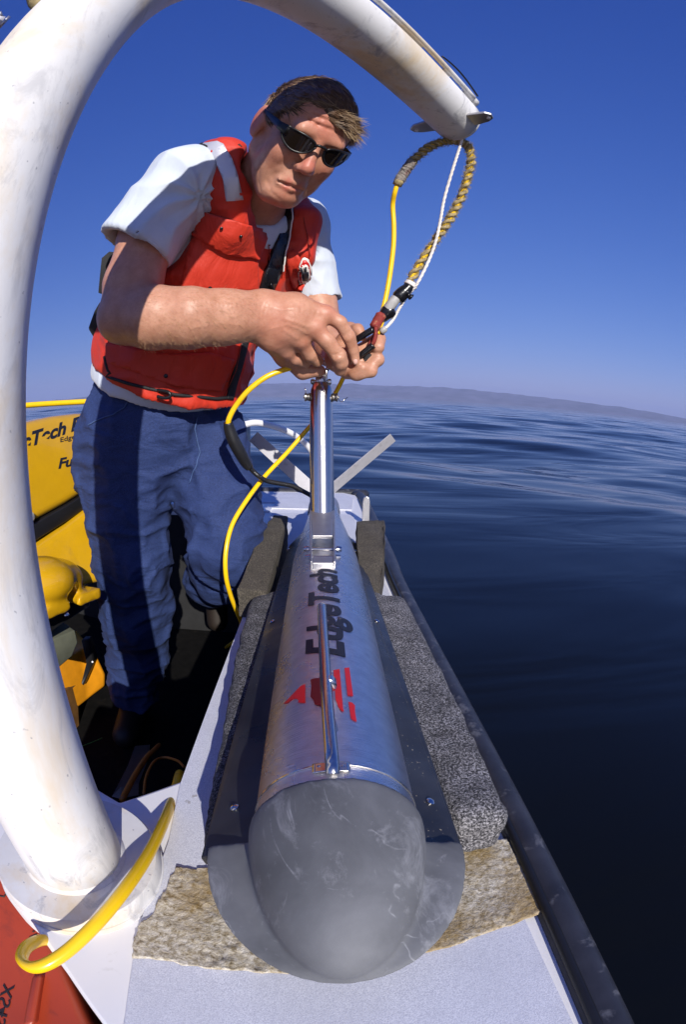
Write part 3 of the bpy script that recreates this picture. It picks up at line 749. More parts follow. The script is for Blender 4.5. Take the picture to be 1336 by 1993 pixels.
def logo(poly, name='logo_stroke'):
    poly = [(540 + x / 5.86, 1080 + y / 5.86) for x, y in poly]
    bm = grid_fill(poly, 4)
    for v in bm.verts: v.co = CP(*cyl_hit(v.co.x, v.co.y), .0005)
    bmo(name, bm, M['red_paint'], fish)
logo([(75, 1700), (150, 1620), (272, 1530), (265, 1500), (320, 1475), (320, 1690), (235, 1685), (252, 1660), (215, 1640), (170, 1650), (120, 1692)])
logo([(380, 1425), (420, 1412), (480, 1405), (485, 1378), (520, 1370), (560, 1740), (530, 1735), (430, 1710), (415, 1660), (380, 1620), (390, 1500)])
logo([(640, 1318), (710, 1303), (750, 1750), (760, 1790), (735, 1785), (700, 1745), (665, 1650)])
logo([(765, 1292), (820, 1287), (865, 1615), (800, 1605)])
logo([(810, 1678), (850, 1685), (885, 1720), (885, 1790), (905, 1910), (840, 1870)])
aa, gg = cyl_hit(645, 1494)
bm = grid_fill([(-.5, -.5), (.5, -.5), (.5, .5), (-.5, .5)], .1)
for v in bm.verts: v.co = CP(aa + v.co.y * .010, gg + v.co.x * .42, .0012)
o_ = bmo('name_plate', bm, M['drawn'], fish, True); md = o_.modifiers.new('t', 'SOLIDIFY'); md.thickness = .001; md.offset = 0
for px in (622, 645, 668): a_, g_ = cyl_hit(px, 1494); lathe('rivet', CP(a_, g_, .001), CP(a_, g_, 1) - CP(a_, g_, 0), [(0, .0016), (.0008, .0014), (.0012, 0)], M['steel'], fish, 10)
# guard rod over the lettering
ra, rg = cyl_hit(648, 1506); rb_, rg2 = cyl_hit(630, 1190)
rod = [CP(ra, rg, .000), CP(ra + .004, rg, .004), CP(ra + .02, rg * .9 + rg2 * .1, .009), CP(ra + .09, (rg + rg2) / 2, .014), CP(rb_ - .045, rg2, .018), CP(rb_ - .03, rg2, .018)]
rod = [FP((p - J).dot(AX), (p - J).dot(SX), (p - J).dot(NZ)) for p in rod]
tube('guard_rod', catmull(rod, 8), .0050, M['drawn'], fish, 20)
ka, kg = cyl_hit(641, 1347); lathe('rod_collar', CP(ka - .010, kg, .012), AX, [(0, .0055), (.001, .0068), (.008, .0068), (.009, .0055)], M['steel'], fish, 20)
lathe('rod_post', CP(ka - .055, kg, -.001), CP(ka, kg, 1) - CP(ka, kg, 0), [(0, .006), (.012, .004)], M['steel'], fish, 14)
a_, g_ = cyl_hit(662, 1203); lathe('rivet', CP(a_, g_, 0), CP(a_, g_, 1) - CP(a_, g_, 0), [(0, .003), (.001, .003), (.002, .0)], M['bolt_dirt'], fish, 12)
# tow bracket and upright tow tube
TB = PY(627.5, 995, .965); TT = PY(625.5, 762, 1.02)
tu = (TT - TB).normalized()
B0 = FP(.455, -.001, .062); 
Bp = PZ(629, 1098, J.z - .006 + RB + .004); bz = (TB + tu * .0 - Bp); bl = bz.length; bz.normalize(); bx = bz.cross(Vector((0, -1, .5))).normalized()
bx = (Vector((1, 0, 0)) - bz * bz.x).normalized(); by = bz.cross(bx).normalized(); by = by if by.dot(Vector((0, -1, 1))) > 0 else -by
def BP(s, u, o): return Bp + bz * (u * bl) + bx * s + by * o
def slab(name, s0, s1, u0, u1, o0, o1, mat, par, bev=.001):
    tp = [BP(s0, u0, o1), BP(s1, u0, o1), BP(s1, u1, o1), BP(s0, u1, o1)]; bt = [BP(s0, u0, o0), BP(s1, u0, o0), BP(s1, u1, o0), BP(s0, u1, o0)]
    return bmo(name, prism_bm(tp, bt, bev), mat, par)
W1, W2 = .0155, .0235
def tr(name, s00, s01, s10, s11, u0, u1, o0, o1, mat):
    tp = [BP(s00, u0, o1), BP(s01, u0, o1), BP(s11, u1, o1), BP(s10, u1, o1)]; bt = [BP(s00, u0, o0), BP(s01, u0, o0), BP(s11, u1, o0), BP(s10, u1, o0)]
    return bmo(name, prism_bm(tp, bt, .0008), mat, fish)
tr('bracket_plate', -.0165, .0165, -.0225, .0225, .43, 1.02, -.002, .004, M['alu'])
tr('bracket_cheek', -.0185, -.0155, -.0245, -.0215, .0, 1.02, -.024, .0042, M['alu'])
tr('bracket_cheek', .0155, .0185, .0215, .0245, .0, 1.02, -.024, .0042, M['alu'])
slab('bracket_foot', -.0155, .0155, .0, .10, -.016, .002, M['alu'], fish)
slab('bracket_back', -.0155, .0155, .10, .43, -.030, -.022, M['black_rubber'], fish)
lathe('pivot_pin', BP(-.030, .27, -.004), bx, [(0, .004), (.004, .0055), (.008, .0055), (.0085, .003), (.0515, .003), (.052, .0055), (.056, .0055), (.060, .004)], M['steel'], fish, 14)
lathe('lock_pin', BP(-.028, .20, -.010), bx, [(0, .003), (.008, .0045), (.009, .0022), (.048, .0022), (.049, .0045), (.056, .003)], M['steel'], fish, 12)
TR = .0235
ttl = (TT - TB).length
lathe('tow_tube', TB - tu * .004, tu, [(0, TR)] + [(ttl * i / 8, TR - .0012 * i / 8) for i in range(1, 9)] + [(ttl + .006, TR - .002), (ttl + .018, .0175), (ttl + .020, .016)], M['drawn'], fish, 64)
hx = Vector((1, 0, 0))
TC = TT + tu * -.012
for sg in (-1, 1):
    lathe('clevis_nut', TC + hx * sg * .021, hx * sg, [(0, .0055), (.002, .0085), (.0045, .0085), (.005, .0065), (.009, .0085), (.0115, .0085), (.012, .003), (.014, .003)], M['dark_steel'], fish, 12)
tube('split_pin', [TC + Vector((.034, 0, -.004)), TC + Vector((.040, -.002, -.009)), TC + Vector((.052, -.002, .001))], .0009, M['steel'], fish, 6)
tube('split_pin', [TC + Vector((-.030, 0, .006)), TC + Vector((-.032, -.002, .018))], .0009, M['steel'], fish, 6)
# fork plates and swivel above the tube
FT = TT + tu * .018
for x_, wd in ((-.0075, .007), (.010, .0055)):
    box('fork_plate', FT + Vector((x_, 0, .010)), (1, 0, 0), (0, 1, 0), (0, 0, 1), wd, .02, .034, M['steel'], fish, .002, True)
box('fork_block', FT + Vector((-.002, -.004, .004)), (1, 0, 0), (0, 1, 0), (0, 0, 1), .016, .016, .024, M['steel'], fish, .002, True)
lathe('fork_bolt', FT + Vector((-.021, -.004, .002)), (1, 0, 0), [(0, .003), (.002, .006), (.007, .006), (.008, .004), (.034, .004), (.035, .006), (.040, .006), (.042, .003)], M['steel'], fish, 10)
# tail fins
for (q1, q2, w_) in (((493, 850, 1.36), (612, 957, 1.36), .017), ((765, 851, 1.36), (640, 957, 1.36), .0165)):
    a_ = P(*q1); b_ = P(*q2); b_ = b_ + (b_ - a_) * .12; dr = (b_ - a_).normalized(); wv_ = dr.cross(Vector((0, 1, -.1 if a_.x < 0 else .95))).normalized()
    nrm = dr.cross(wv_).normalized() * .0015
    pl_ = [a_ - wv_ * w_ * .9 , a_ + wv_ * w_ , b_ + wv_ * w_, b_ - wv_ * w_]
    bmo('tail_fin', prism_bm([p + nrm for p in pl_], [p - nrm for p in pl_], .0005), M['fin'], fish)
lathe('tail_hub', FP(1.08, 0, 0), AX, [(0, .03), (.02, .044), (.08, .044), (.10, .03)], M['alu'], fish, 32)

# shackle and hardware at the top of the tow tube
SH = FT + Vector((-.004, -.004, .036))
t = thing('shackle', 'small polished steel shackle ring between the fingertips and the top of the upright tube', 'shackle', SH)
ring = [SH + Vector((.004 + .0145 * math.cos(a), .010 * math.sin(a), .011 + .0055 * math.sin(a + .9))) for a in [2 * math.pi * k / 28 for k in range(29)]]
tube('ring', ring, .0042, M['steel'], t, 12)
tube('bow', catmull([SH + Vector((.016, .0, .006)), SH + Vector((.017, 0, -.006)), SH + Vector((.010, 0, -.018)), SH + Vector((.013, 0, -.030))], 6), .0042, M['steel'], t, 12)
lathe('pin', SH + Vector((-.036, -.006, -.004)), Vector((1, .05, -.22)), [(0, .001), (.005, .003), (.010, .0055), (.011, .0065), (.015, .0065), (.016, .005), (.018, .0065), (.023, .0065), (.024, .004), (.038, .004)], M['steel'], t, 16)

# ---------------------------------------------------------------- foam under the towfish
def foam_block(label, poly, ztop, zbot, mat, name='foam_pad', group='foam pads under the towfish', bev=.015, tops=None, cat='foam pad'):
    bm = prism_bm([Vector((x, y, (tops[i] if tops else ztop))) for i, (x, y) in enumerate(poly)], [Vector((x, y, zbot)) for x, y in poly], bev, 3)
    cx = sum(p[0] for p in poly) / len(poly); cy = sum(p[1] for p in poly) / len(poly)
    bmesh.ops.triangulate(bm, faces=bm.faces)
    for _ in range(3):
        es = [e for e in bm.edges if e.calc_length() > .012]
        if es: bmesh.ops.subdivide_edges(bm, edges=es, cuts=1)
        bmesh.ops.triangulate(bm, faces=bm.faces)
    bm.normal_update()
    for v in bm.verts:
        if v.co.z > zbot + .003: v.co += v.normal * (.0030 * noise.noise(v.co * 28) + .0018 * noise.noise(v.co * 70) + .0012 * noise.noise(v.co * 190))
    o = bmo(name, bm, mat, None, True, loc=(cx, cy, zbot)); tag(o, label, cat, group); return o
def zp(px, py, z): q = PZ(px, py, z); return (q.x, q.y)
ZT = -.348
foam_block('speckled grey foam pad along the right side of the towfish, beside the rub rail', [zp(1003, 1585, ZT), zp(890, 1598, ZT), (.06, .5), (.035, .93), zp(750, 1155, ZT), zp(792, 1156, ZT), zp(860, 1290, ZT), zp(930, 1430, ZT)], ZT, DZ + .0045, M['foam'])
foam_block('speckled shade-darkened foam pad along the left side of the towfish, above the open cockpit', [zp(388, 1640, ZT), zp(405, 1545, ZT), zp(432, 1400, ZT), zp(461, 1250, ZT), zp(485, 1160, ZT), (-.075, .93), (-.055, .5), (-.085, .33)], ZT, DZ + .0045, foam('shade darkened closed cell foam', (.016, .016, .019), (.34, .33, .35), 420))  # darker copy of the foam puts shade into the left pad
a_ = [zp(694, 1014, -.295), zp(749, 1012, -.295), zp(750, 1062, -.305), zp(740, 1150, -.350), zp(700, 1150, -.350)]
foam_block('brown grey foam wedge cradling the right side of the towfish tail', a_, 0, DZ + .0045, M['foam_brown'], 'foam_wedge', 'foam wedges cradling the tail', .003, [-.295, -.295, -.305, -.352, -.352], 'foam wedge')
a_ = [zp(560, 1005, -.305), zp(533, 1003, -.305), zp(505, 1040, -.31), zp(462, 1146, -.348), zp(520, 1150, -.348)]
foam_block('brown grey foam wedge left of the towfish tail, touching the man\'s knee', a_, 0, DZ + .0045, M['foam_brown'], 'foam_wedge', 'foam wedges cradling the tail', .003, [-.305, -.305, -.31, -.348, -.348], 'foam wedge')

# ---------------------------------------------------------------- bubbled adhesive patch across the deck
mp_ = [(345, 1693), (420, 1697), (560, 1690), (760, 1660), (905, 1640), (985, 1640), (1003, 1668), (1028, 1700), (1050, 1745), (1058, 1775), (1035, 1790), (940, 1822), (860, 1850), (790, 1868), (680, 1890), (560, 1900), (480, 1893), (400, 1888), (340, 1875), (262, 1868), (264, 1830), (273, 1808), (300, 1780)]
pts3 = [dp(*q) for q in mp_]
pts3j = []
for i in range(len(pts3)):
    a_, b_ = Vector((*pts3[i], 0)), Vector((*pts3[(i + 1) % len(pts3)], 0)); n_ = max(1, int((b_ - a_).length / .006))
    for k in range(n_):
        p = a_.lerp(b_, k / n_); p += Vector((noise.noise(p * 80), noise.noise(p * 80 + Vector((9, 9, 9))), 0)) * .003; pts3j.append((p.x, p.y))
bm = grid_fill(pts3j, .0022); cen = Vector((sum(p[0] for p in pts3) / len(pts3), sum(p[1] for p in pts3) / len(pts3), DZ))
for v in bm.verts:
    edge = v.is_boundary; p = Vector((v.co.x, v.co.y, 0))
    vd = noise.voronoi(p * 95)[0][0]; vd2 = noise.voronoi(p * 210)[0][0]
    h = .0016 + .0030 * max(0, .5 - vd) * (1 + noise.noise(p * 18)) + .0014 * max(0, .5 - vd2) + .0012 * noise.noise(p * 40)
    v.co.z = DZ + .0045 + (0 if edge else max(.0004, h))
pm = bmo('adhesive_patch', bm, M['mat'], None, True, loc=cen); tag(pm, 'bubbled brown adhesive patch across the deck beneath the grey nose', 'adhesive patch')
if sum(p.normal.z for p in pm.data.polygons) < 0: pm.data.flip_normals()

# ---------------------------------------------------------------- gear in the cockpit at the left
def px_slab(name, pts, back, mat, parent, bev=.01, seg=3, smooth=True):
    top = [P(*q) for q in pts]; bot = [p + Vector(back) for p in top]
    bm = prism_bm(top, bot, 0)
    bmesh.ops.triangulate(bm, faces=[f for f in bm.faces if len(f.verts) > 4])
    bmesh.ops.bevel(bm, geom=[e for e in bm.edges if not e.is_boundary and len(e.link_faces) == 2 and e.calc_face_angle(0) > .5], offset=bev, segments=seg, profile=.5, affect='EDGES')
    o = bmo(name, bm, mat, parent, smooth)
    if smooth: o.data.set_sharp_from_angle(angle=math.radians(60))
    return o
t = thing('yellow_towfish', 'large yellow towfish shell with dark lettering standing behind the davit post', 'sonar towfish', P(100, 1000, 1.3))
sh = px_slab('shell', [(-60, 862, 1.15), (20, 834, 1.22), (60, 819, 1.28), (100, 810, 1.33), (150, 804, 1.40), (200, 803, 1.48), (215, 905, 1.42), (215, 930, 1.40), (130, 982, 1.28), (48, 1028, 1.18), (-40, 1085, 1.08)], (-.32, .24, -.02), M['y_hull'], t, .022, 4)
bv = bvh_of(sh)
def bil(c, u, v): 
    a, b_, d, e = c; return ((1 - u) * (1 - v) * a[0] + u * (1 - v) * b_[0] + u * v * d[0] + (1 - u) * v * e[0], (1 - u) * (1 - v) * a[1] + u * (1 - v) * b_[1] + u * v * d[1] + (1 - u) * v * e[1])
def tx(txt, c, parent, bv, mat, **k): return text_wrap('lettering', txt, lambda u, v: on_surf(bv, *bil(c, u, v), .0012), mat, parent, **k)
tx('EdgeTech Fu', [(-6, 892), (172, 828), (172, 806), (-6, 862)], t, bv, M['navy_paint'], bold=.035, shear=.2)
tx('Edge', [(117, 861), (146, 854), (146, 845), (117, 852)], t, bv, M['navy_paint'], bold=.01)
tx('Full', [(113, 912), (156, 903), (156, 885), (113, 893)], t, bv, M['navy_paint'], bold=.035, shear=.2)
px_slab('base_rail', [(-45, 1086, 1.079), (48, 1030, 1.178), (130, 984, 1.278), (215, 932, 1.398), (215, 958, 1.40), (130, 1015, 1.28), (50, 1066, 1.18), (-40, 1125, 1.09)], (-.32, .24, -.02), M['black_rubber'], t, .004, 2)
lathe('latch', P(57, 1006, 1.183), P(57, 1006, 1.0) * -1, [(0, .013), (.004, .013), (.005, .006), (.010, .005)], M['dark_steel'], t, 12)
t = thing('yellow_towfish', 'lower yellow towfish with a sunlit moulded hump and a black base, nearer the deck', 'sonar towfish', P(110, 1190, 1.15))
px_slab('shell', [(20, 1092, 1.14), (55, 1070, 1.18), (130, 1020, 1.27), (200, 965, 1.36), (225, 1010, 1.36), (225, 1130, 1.30), (176, 1140, 1.26), (70, 1195, 1.14), (20, 1215, 1.1)], (-.26, .30, -.01), M['y_hull'], t, .02, 4)
f = Field(P(110, 1130, 1.12) - Vector((.25, .2, .15)), P(110, 1130, 1.12) + Vector((.25, .2, .15)), .006)
hd = (P(170, 1150, 1.24) - P(40, 1200, 1.08)); hd.normalize(); hup = Vector((0, 0, 1)); hs = hd.cross(hup).normalized(); hup = hs.cross(hd)
f.ell(P(80, 1130, 1.10), (.085, .07, .050), [hd, hs, hup]); f.ell(P(122, 1125, 1.17), (.045, .05, .040), [hd, hs, hup], k=.03)
f.box(P(100, 1175, 1.135) + hup * .004, (.12, .055, .012), [hd, hs, hup], .006, k=.02); f.ell(P(126, 1162, 1.13), (.022, .03, .035), [hd, hs, hup], k=.015, mode='sub')
V, Q = f.mesh(); np_mesh('hump', V, Q, M['y_hull'], t)
px_slab('base_rail', [(20, 1222, 1.10), (75, 1199, 1.14), (172, 1152, 1.255), (176, 1180, 1.265), (120, 1216, 1.19), (80, 1246, 1.15), (20, 1270, 1.10)], (-.2, .2, -.01), M['black_rubber'], t, .004, 2)
lathe('latch', P(130, 1196, 1.185), P(130, 1196, 1) * -1, [(0, .006), (.006, .006), (.007, .003), (.012, .003)], M['steel'], t, 10)
lathe('drain_plug', P(122, 1165, 1.128), Vector((0, -.4, 1)), [(0, .008), (.003, .008), (.004, .004)], M['dark_steel'], t, 12)
for k in range(2):
    q = thing('wire_loop', 'thin dark wire loop on the sunlit yellow hump, %s' % ('outer of the two' if k == 0 else 'inner of the two'), 'wire', P(70, 1150, 1.06))
    tube('wire', catmull([P(55, 1128, 1.04), P(72 - 5 * k, 1132, 1.05), P(80 - 6 * k, 1148, 1.06), P(80 - 6 * k, 1160, 1.06), P(72 - 4 * k, 1172, 1.05), P(58, 1176, 1.04)], 6), .0010, M['rust_hose'] if k else M['wood'], q, 6)
tp_ = px_slab('folded_tarp', [(60, 1262, 1.16), (146, 1226, 1.28), (152, 1250, 1.30), (140, 1278, 1.3), (112, 1302, 1.26), (96, 1318, 1.22), (60, 1300, 1.16)], (-.15, .12, -.02), M['tarp'], None, .004, 2)
tag(tp_, 'pale olive cloth tucked under the lower yellow towfish', 'cloth')
t = thing('equipment_case', 'orange yellow plastic case with a black latch beside the trouser leg', 'case', P(180, 1360, 1.65))
px_slab('shell', [(157, 1262, 1.62), (182, 1262, 1.62), (206, 1312, 1.68), (206, 1336, 1.7), (172, 1362, 1.68), (100, 1420, 1.6), (95, 1300, 1.5)], (-.18, .2, -.05), M['y_case'], t, .012, 3)
px_slab('latch', [(158, 1246, 1.57), (171, 1245, 1.575), (182, 1288, 1.61), (162, 1335, 1.62), (158, 1330, 1.62), (168, 1290, 1.60)], (.0, .03, 0), M['black_rubber'], t, .002, 1)
lathe('latch_pin', P(180, 1288, 1.60), P(180, 1288, 1) * -1, [(0, .003), (.003, .003)], M['steel'], t, 8)
q = px_slab('brown_board', [(118, 1345, 1.55), (150, 1330, 1.62), (155, 1430, 1.7), (148, 1450, 1.68)], (-.02, .05, -.01), M['wood'], None, .003, 1, False); tag(q, 'dark brown board standing in the shade below the orange case', 'board')
q = px_slab('white_strip', [(216, 1550, 1.1), (248, 1488, 1.2), (262, 1450, 1.26), (258, 1480, 1.22), (236, 1530, 1.14), (234, 1555, 1.1)], (.02, .05, -.03), M['alu'], None, .002, 1, False); tag(q, 'chipped pale strip leaning in the dark cockpit behind the davit foot', 'trim strip')
q = tube('green_twine', catmull([P(150, 1455, 1.3), P(170, 1448, 1.33), P(190, 1440, 1.36), P(199, 1436, 1.38)], 4), .0012, simple('green twine', (.06, .3, .05), .6), None, 6, loc=P(150, 1455, 1.3)); tag(q, 'short green twine lying in the dark below the board', 'twine')
# orange hoses in the dark cockpit
for pts, lb in (([(238, 1556, .95), (262, 1510, 1.05), (285, 1475, 1.15), (298, 1462, 1.2), (310, 1450, 1.3)], 'thick orange hose rising out of the dark beside the pale strip'),
                ([(280, 1545, .95), (285, 1510, 1.02), (300, 1482, 1.08), (320, 1474, 1.1), (345, 1480, 1.05), (358, 1492, 1.0)], 'thin orange hose looping just above the white deck corner')):
    q = tube('cockpit_hose', catmull([P(*a) for a in pts], 8), .006 if 'thick' in lb else .0028, M['rust_hose'], None, 12, loc=P(*pts[0])); tag(q, lb, 'hose', 'orange hoses in the cockpit')
# red bin at lower left
t = thing('red_bin', 'orange red plastic bin with black marker scrawl below the white deck corner', 'bin', P(60, 1900, .75))
rb = px_slab('side', [(-140, 1640, .66), (30, 1700, .60), (120, 1850, .56), (178, 1993, .52), (200, 2080, .50), (-40, 2200, .56), (-200, 1990, .70)], (-.08, .1, -.3), M['red_bin'], t, .015, 4)
px_slab('corner_rib', [(62, 1895, .555), (84, 1893, .55), (66, 1995, .535), (42, 1998, .545)], (-.01, .01, -.03), M['red_bin'], t, .006, 3)
bv = bvh_of(rb)
tx('XS4SX', [(30, 1918), (2, 2030), (-24, 2022), (8, 1912)], t, bv, M['marker'], bold=.004)
for ln__ in (([(52, 1835), (62, 1830), (70, 1836)]), ([(58, 1824), (72, 1818)]), ([(64, 1813), (67, 1812)])):
    tube('pen_stroke', surf_line(bv, ln__, .0005, n=3), .0010, M['marker'], t, 6)
tube('pen_stroke', surf_line(bv, [(-6, 1742), (8, 1745), (14, 1736), (10, 1729)], .0005, n=4), .0009, M['marker'], t, 6)

# ---------------------------------------------------------------- cables
yh = [(352, 1512, .80), (349, 1506, .72), (340, 1540, .63), (322, 1592, .55), (290, 1660, .49), (245, 1728, .45), (195, 1789, .435), (140, 1843, .435), (95, 1874, .44), (62, 1882, .45), (43, 1868, .465), (49, 1846, .48), (70, 1832, .495), (92, 1829, .51), (110, 1840, .53)]
q = tube('yellow_hose', catmull([P(*a) for a in yh], 10), .0058, M['yellow'], None, 20, loc=P(*yh[4])); tag(q, 'fat yellow hose draped over the white davit base flange', 'hose')
# cable from the hand to the black splice
sc = thing('splice_cable', 'yellow cable bowing left from under the hand into a long black moulded splice', 'cable', P(444, 830, .98))
tube('yellow_jacket', catmull([P(612, 708, 1.0), P(590, 713, .985), P(560, 718, .97), (P(520, 733, .96)), P(484, 760, .96), P(458, 792, .97), P(446, 815, .975), P(444, 828, .98)], 8), .0053, M['yellow'], sc, 16)
tube('moulded_splice', catmull([P(444, 822, .98), P(447, 836, .985), P(455, 858, .99), P(468, 882, 1.0), P(478, 900, 1.01), P(486, 911, 1.015)], 6), [(.0058 + .0065 * math.sin(math.pi * min(1, .12 + .8 * i / 30)) ** .8) for i in range(31)], M['black_rubber'], sc, 20)
tube('black_tail', catmull([P(484, 908, 1.013), P(494, 918, 1.02), P(503, 926, 1.02), P(520, 936, 1.03), P(545, 941, 1.04), P(570, 946, 1.05), P(592, 957, 1.06), P(607, 966, 1.07), P(618, 980, 1.08)], 8), [(.0075 if i < 2 else .0048) for i in range(65)], M['black_rubber'], sc, 14)
# yellow cable dropping behind the tube into the cockpit
tc = thing('drop_cable', 'yellow cable passing behind the upright tube and dropping past the knee into the cockpit', 'cable', P(447, 1030, 1.0))
tube('jacket', catmull([P(700, 690, 1.03), P(676, 722, 1.06), P(655, 762, 1.09), P(630, 802, 1.10), P(600, 834, 1.10), P(560, 880, 1.08), P(515, 928, 1.05), (P(480, 974, 1.02)), P(452, 1022, 1.0), P(440, 1072, .99), P(440, 1120, 1.0), P(449, 1158, 1.03), P(462, 1192, 1.08), P(470, 1215, 1.15), P(465, 1240, 1.3), P(440, 1260, 1.55)], 8), .0047, M['yellow'], tc, 14)
# the braided loop hanging from the davit end
def dd(y): return .965 + (1.075 - .965) * min(1, max(0, (650 - y) / 385))
def DP(x, y, o=0): return P(x, y, dd(y) + o)
lp = thing('tow_cable_loop', 'yellow tow cable loop part wrapped in frayed tan braid, hanging from the davit end', 'cable', DP(898, 270))
main = [(735, 650), (744, 626), (757, 604), (776, 582), (798, 548), (822, 508), (849, 467), (870, 436), (887, 408), (902, 374), (912, 340), (918, 312), (913, 288), (899, 277), (873, 275), (848, 281), (824, 296), (803, 315), (790, 333), (776, 355), (769, 375), (765, 400), (767, 440), (766, 480), (760, 530), (754, 566), (748, 594), (741, 620), (738, 640)]
mp3 = catmull([DP(x, y, .012 if i > 20 else 0) for i, (x, y) in enumerate(main)], 10)
tube('cable_core', mp3, .0050, M['yellow'], lp, 14)
def between(lo, hi): return mp3[lo * 10: hi * 10 + 1]
def braid(seg_pts, mat, nm, R_, r_, turns, strands=3, rough_=.0015, both=True):
    V = []; Fc = []; fine = catmull(seg_pts, 5); fr = frames(fine); n = len(fine)
    for s in range(strands):
        for dirn in ((1, -1) if both else (1,)):
            pts = []
            for i, (p, (tt, u, w)) in enumerate(zip(fine, fr)):
                a = dirn * 2 * math.pi * (turns * i / n) + 2 * math.pi * s / strands
                rr = R_ + rough_ * noise.noise(p * 90 + Vector((s * 7, dirn, 0)))
                pts.append(p + u * math.cos(a) * rr + w * math.sin(a) * rr)
            tube_vf(pts, [r_ * (1 + .5 * noise.noise(p * 120 + Vector((s, 5, dirn)))) for p in pts], 6, V, Fc)
    for i in range(0, n, 1):    # frayed fibres
        p, (tt, u, w) = fine[i], fr[i]
        for _ in range(4):
            a = random.uniform(0, 6.28); d = (u * math.cos(a) + w * math.sin(a) + tt * random.uniform(-.8, .8)); q = p + (u * math.cos(a) + w * math.sin(a)) * R_
            tube_vf([q, q + d * random.uniform(.003, .009)], [.0004, .0002], 3, V, Fc, False)
    return mesh(nm, V, Fc, mat, lp, True)
braid(between(4, 17), M['braid'], 'tan_braid', .0052, .0042, 15, 2, .002, False)
braid(between(17, 19), M['braid_grey'], 'grey_whipping', .0055, .0045, 7, 3)
tube('whipping_knot', [mp3[187], mp3[193]], .0095, M['braid'], lp, 12)
# white line
wl = thing('white_line', 'thin white laid line running from the davit end down to the black shackle', 'rope', DP(898, 268))
wpts = catmull([DP(899, 262), DP(900, 272, -.012), DP(892, 298, -.016), DP(880, 336, -.016), DP(865, 389, -.016), DP(858, 428, -.014), DP(849, 469, -.014), DP(834, 510, -.014), DP(812, 553, -.012), DP(792, 578, .004), DP(777, 602, .006), DP(766, 622, .006), DP(754, 636, .0), DP(744, 643, 0)], 12)
V = []; Fc = []; fr = frames(wpts)
for s in range(3):
    pts = []
    for i, (p, (tt, u, w)) in enumerate(zip(wpts, fr)):
        a = i * .85 + 2.094 * s; pts.append(p + u * math.cos(a) * .0016 + w * math.sin(a) * .0016)
    tube_vf(pts, .0017, 8, V, Fc)
mesh('strands', V, Fc, M['white_plastic'], wl, True)
tube('line_knot', [DP(899, 262), DP(899, 272)], .006, M['white_plastic'], wl, 12)
lathe('line_ferrule', DP(742, 647, -.004), DP(756, 634) - DP(742, 647), [(0, .004), (.003, .0065), (.010, .0065), (.012, .005)], M['grey_tape'], wl, 14)
# taped terminations
def lump(name, a, b_, r, mat, parent, amp=.3):
    pts = [a.lerp(b_, i / 8) for i in range(9)]; o = tube(name, pts, [r * (.75 if i in (0, 8) else 1 + amp * noise.noise(p * 120)) for i, p in enumerate(pts)], mat, parent, 20)
    for v in o.data.vertices: v.co += v.normal * (.0012 * noise.noise(v.co * 190 + Vector((3, 3, 3))))
    return o
lump('upper_black_tape', DP(800, 556, -.004), DP(772, 583, -.004), .0125, M['black_tape'], lp)
lump('tape_flag', DP(790, 570, -.01), DP(802, 580, -.008), .007, M['black_tape'], lp, .8)
lump('white_whip_ring', DP(803, 550, -.002), DP(798, 558, -.002), .0125, M['white_plastic'], lp)
lathe('grey_barrel', DP(772, 580, -.010), DP(752, 606) - DP(772, 580), [(0, .0075), (.002, .0098), (.026, .0105), (.030, .008)], M['grey_tape'], lp, 20)
lump('lower_black_tape', DP(764, 600, -.004), DP(742, 620, -.004), .0130, M['black_tape'], lp)
lump('red_whipping', DP(744, 610, -.012), DP(728, 640, -.012), .0088, M['red_cord'], lp, .4)
tube('red_cord', catmull([DP(732, 636, -.016), DP(732, 652, -.020), DP(727, 668, -.020), DP(720, 672, -.01), DP(728, 655, -.0), DP(735, 640, -.006)], 5), .0038, M['red_cord'], lp, 10)
# black taped shackle in the fingers
bs = thing('black_shackle', 'black tape covered U shackle held between the two hands', 'shackle', P(705, 665, .95))
U_ = [P(678, 676, .965), P(692, 664, .955), P(712, 650, .945), P(727, 641, .945), P(736, 645, .955), P(738, 658, .96), P(731, 670, .955), P(718, 679, .95), P(704, 689, .95), P(694, 697, .955)]
tube('bow', catmull([P(682, 670, .965), P(695, 661, .955), P(712, 650, .948), P(727, 641, .945)], 6), .0062, M['black_tape'], bs, 16)
tube('bow', catmull([P(696, 697, .957), P(706, 689, .95), P(716, 681, .948), P(727, 672, .945)], 6), .0062, M['black_tape'], bs, 16)
tube('bow_crown', catmull([P(682, 670, .965), P(680, 682, .972), P(686, 694, .968), P(697, 697, .957)], 6), .0060, M['black_tape'], bs, 16)
lathe('bolt', P(690, 687, .952), P(700, 681, .93) - P(690, 687, .955), [(0, .006), (.004, .0075), (.006, .0075), (.008, .003)], M['steel'], bs, 12)
rl = thing('socket', 'dark grey cylindrical socket against the palm below the black shackle', 'socket', P(716, 696, .965))
lathe('body', P(706, 690, .972), P(726, 704, .950) - P(706, 690, .975), [(0, .007), (.001, .0095), (.022, .0100), (.023, .007)], M['roll'], rl, 20)

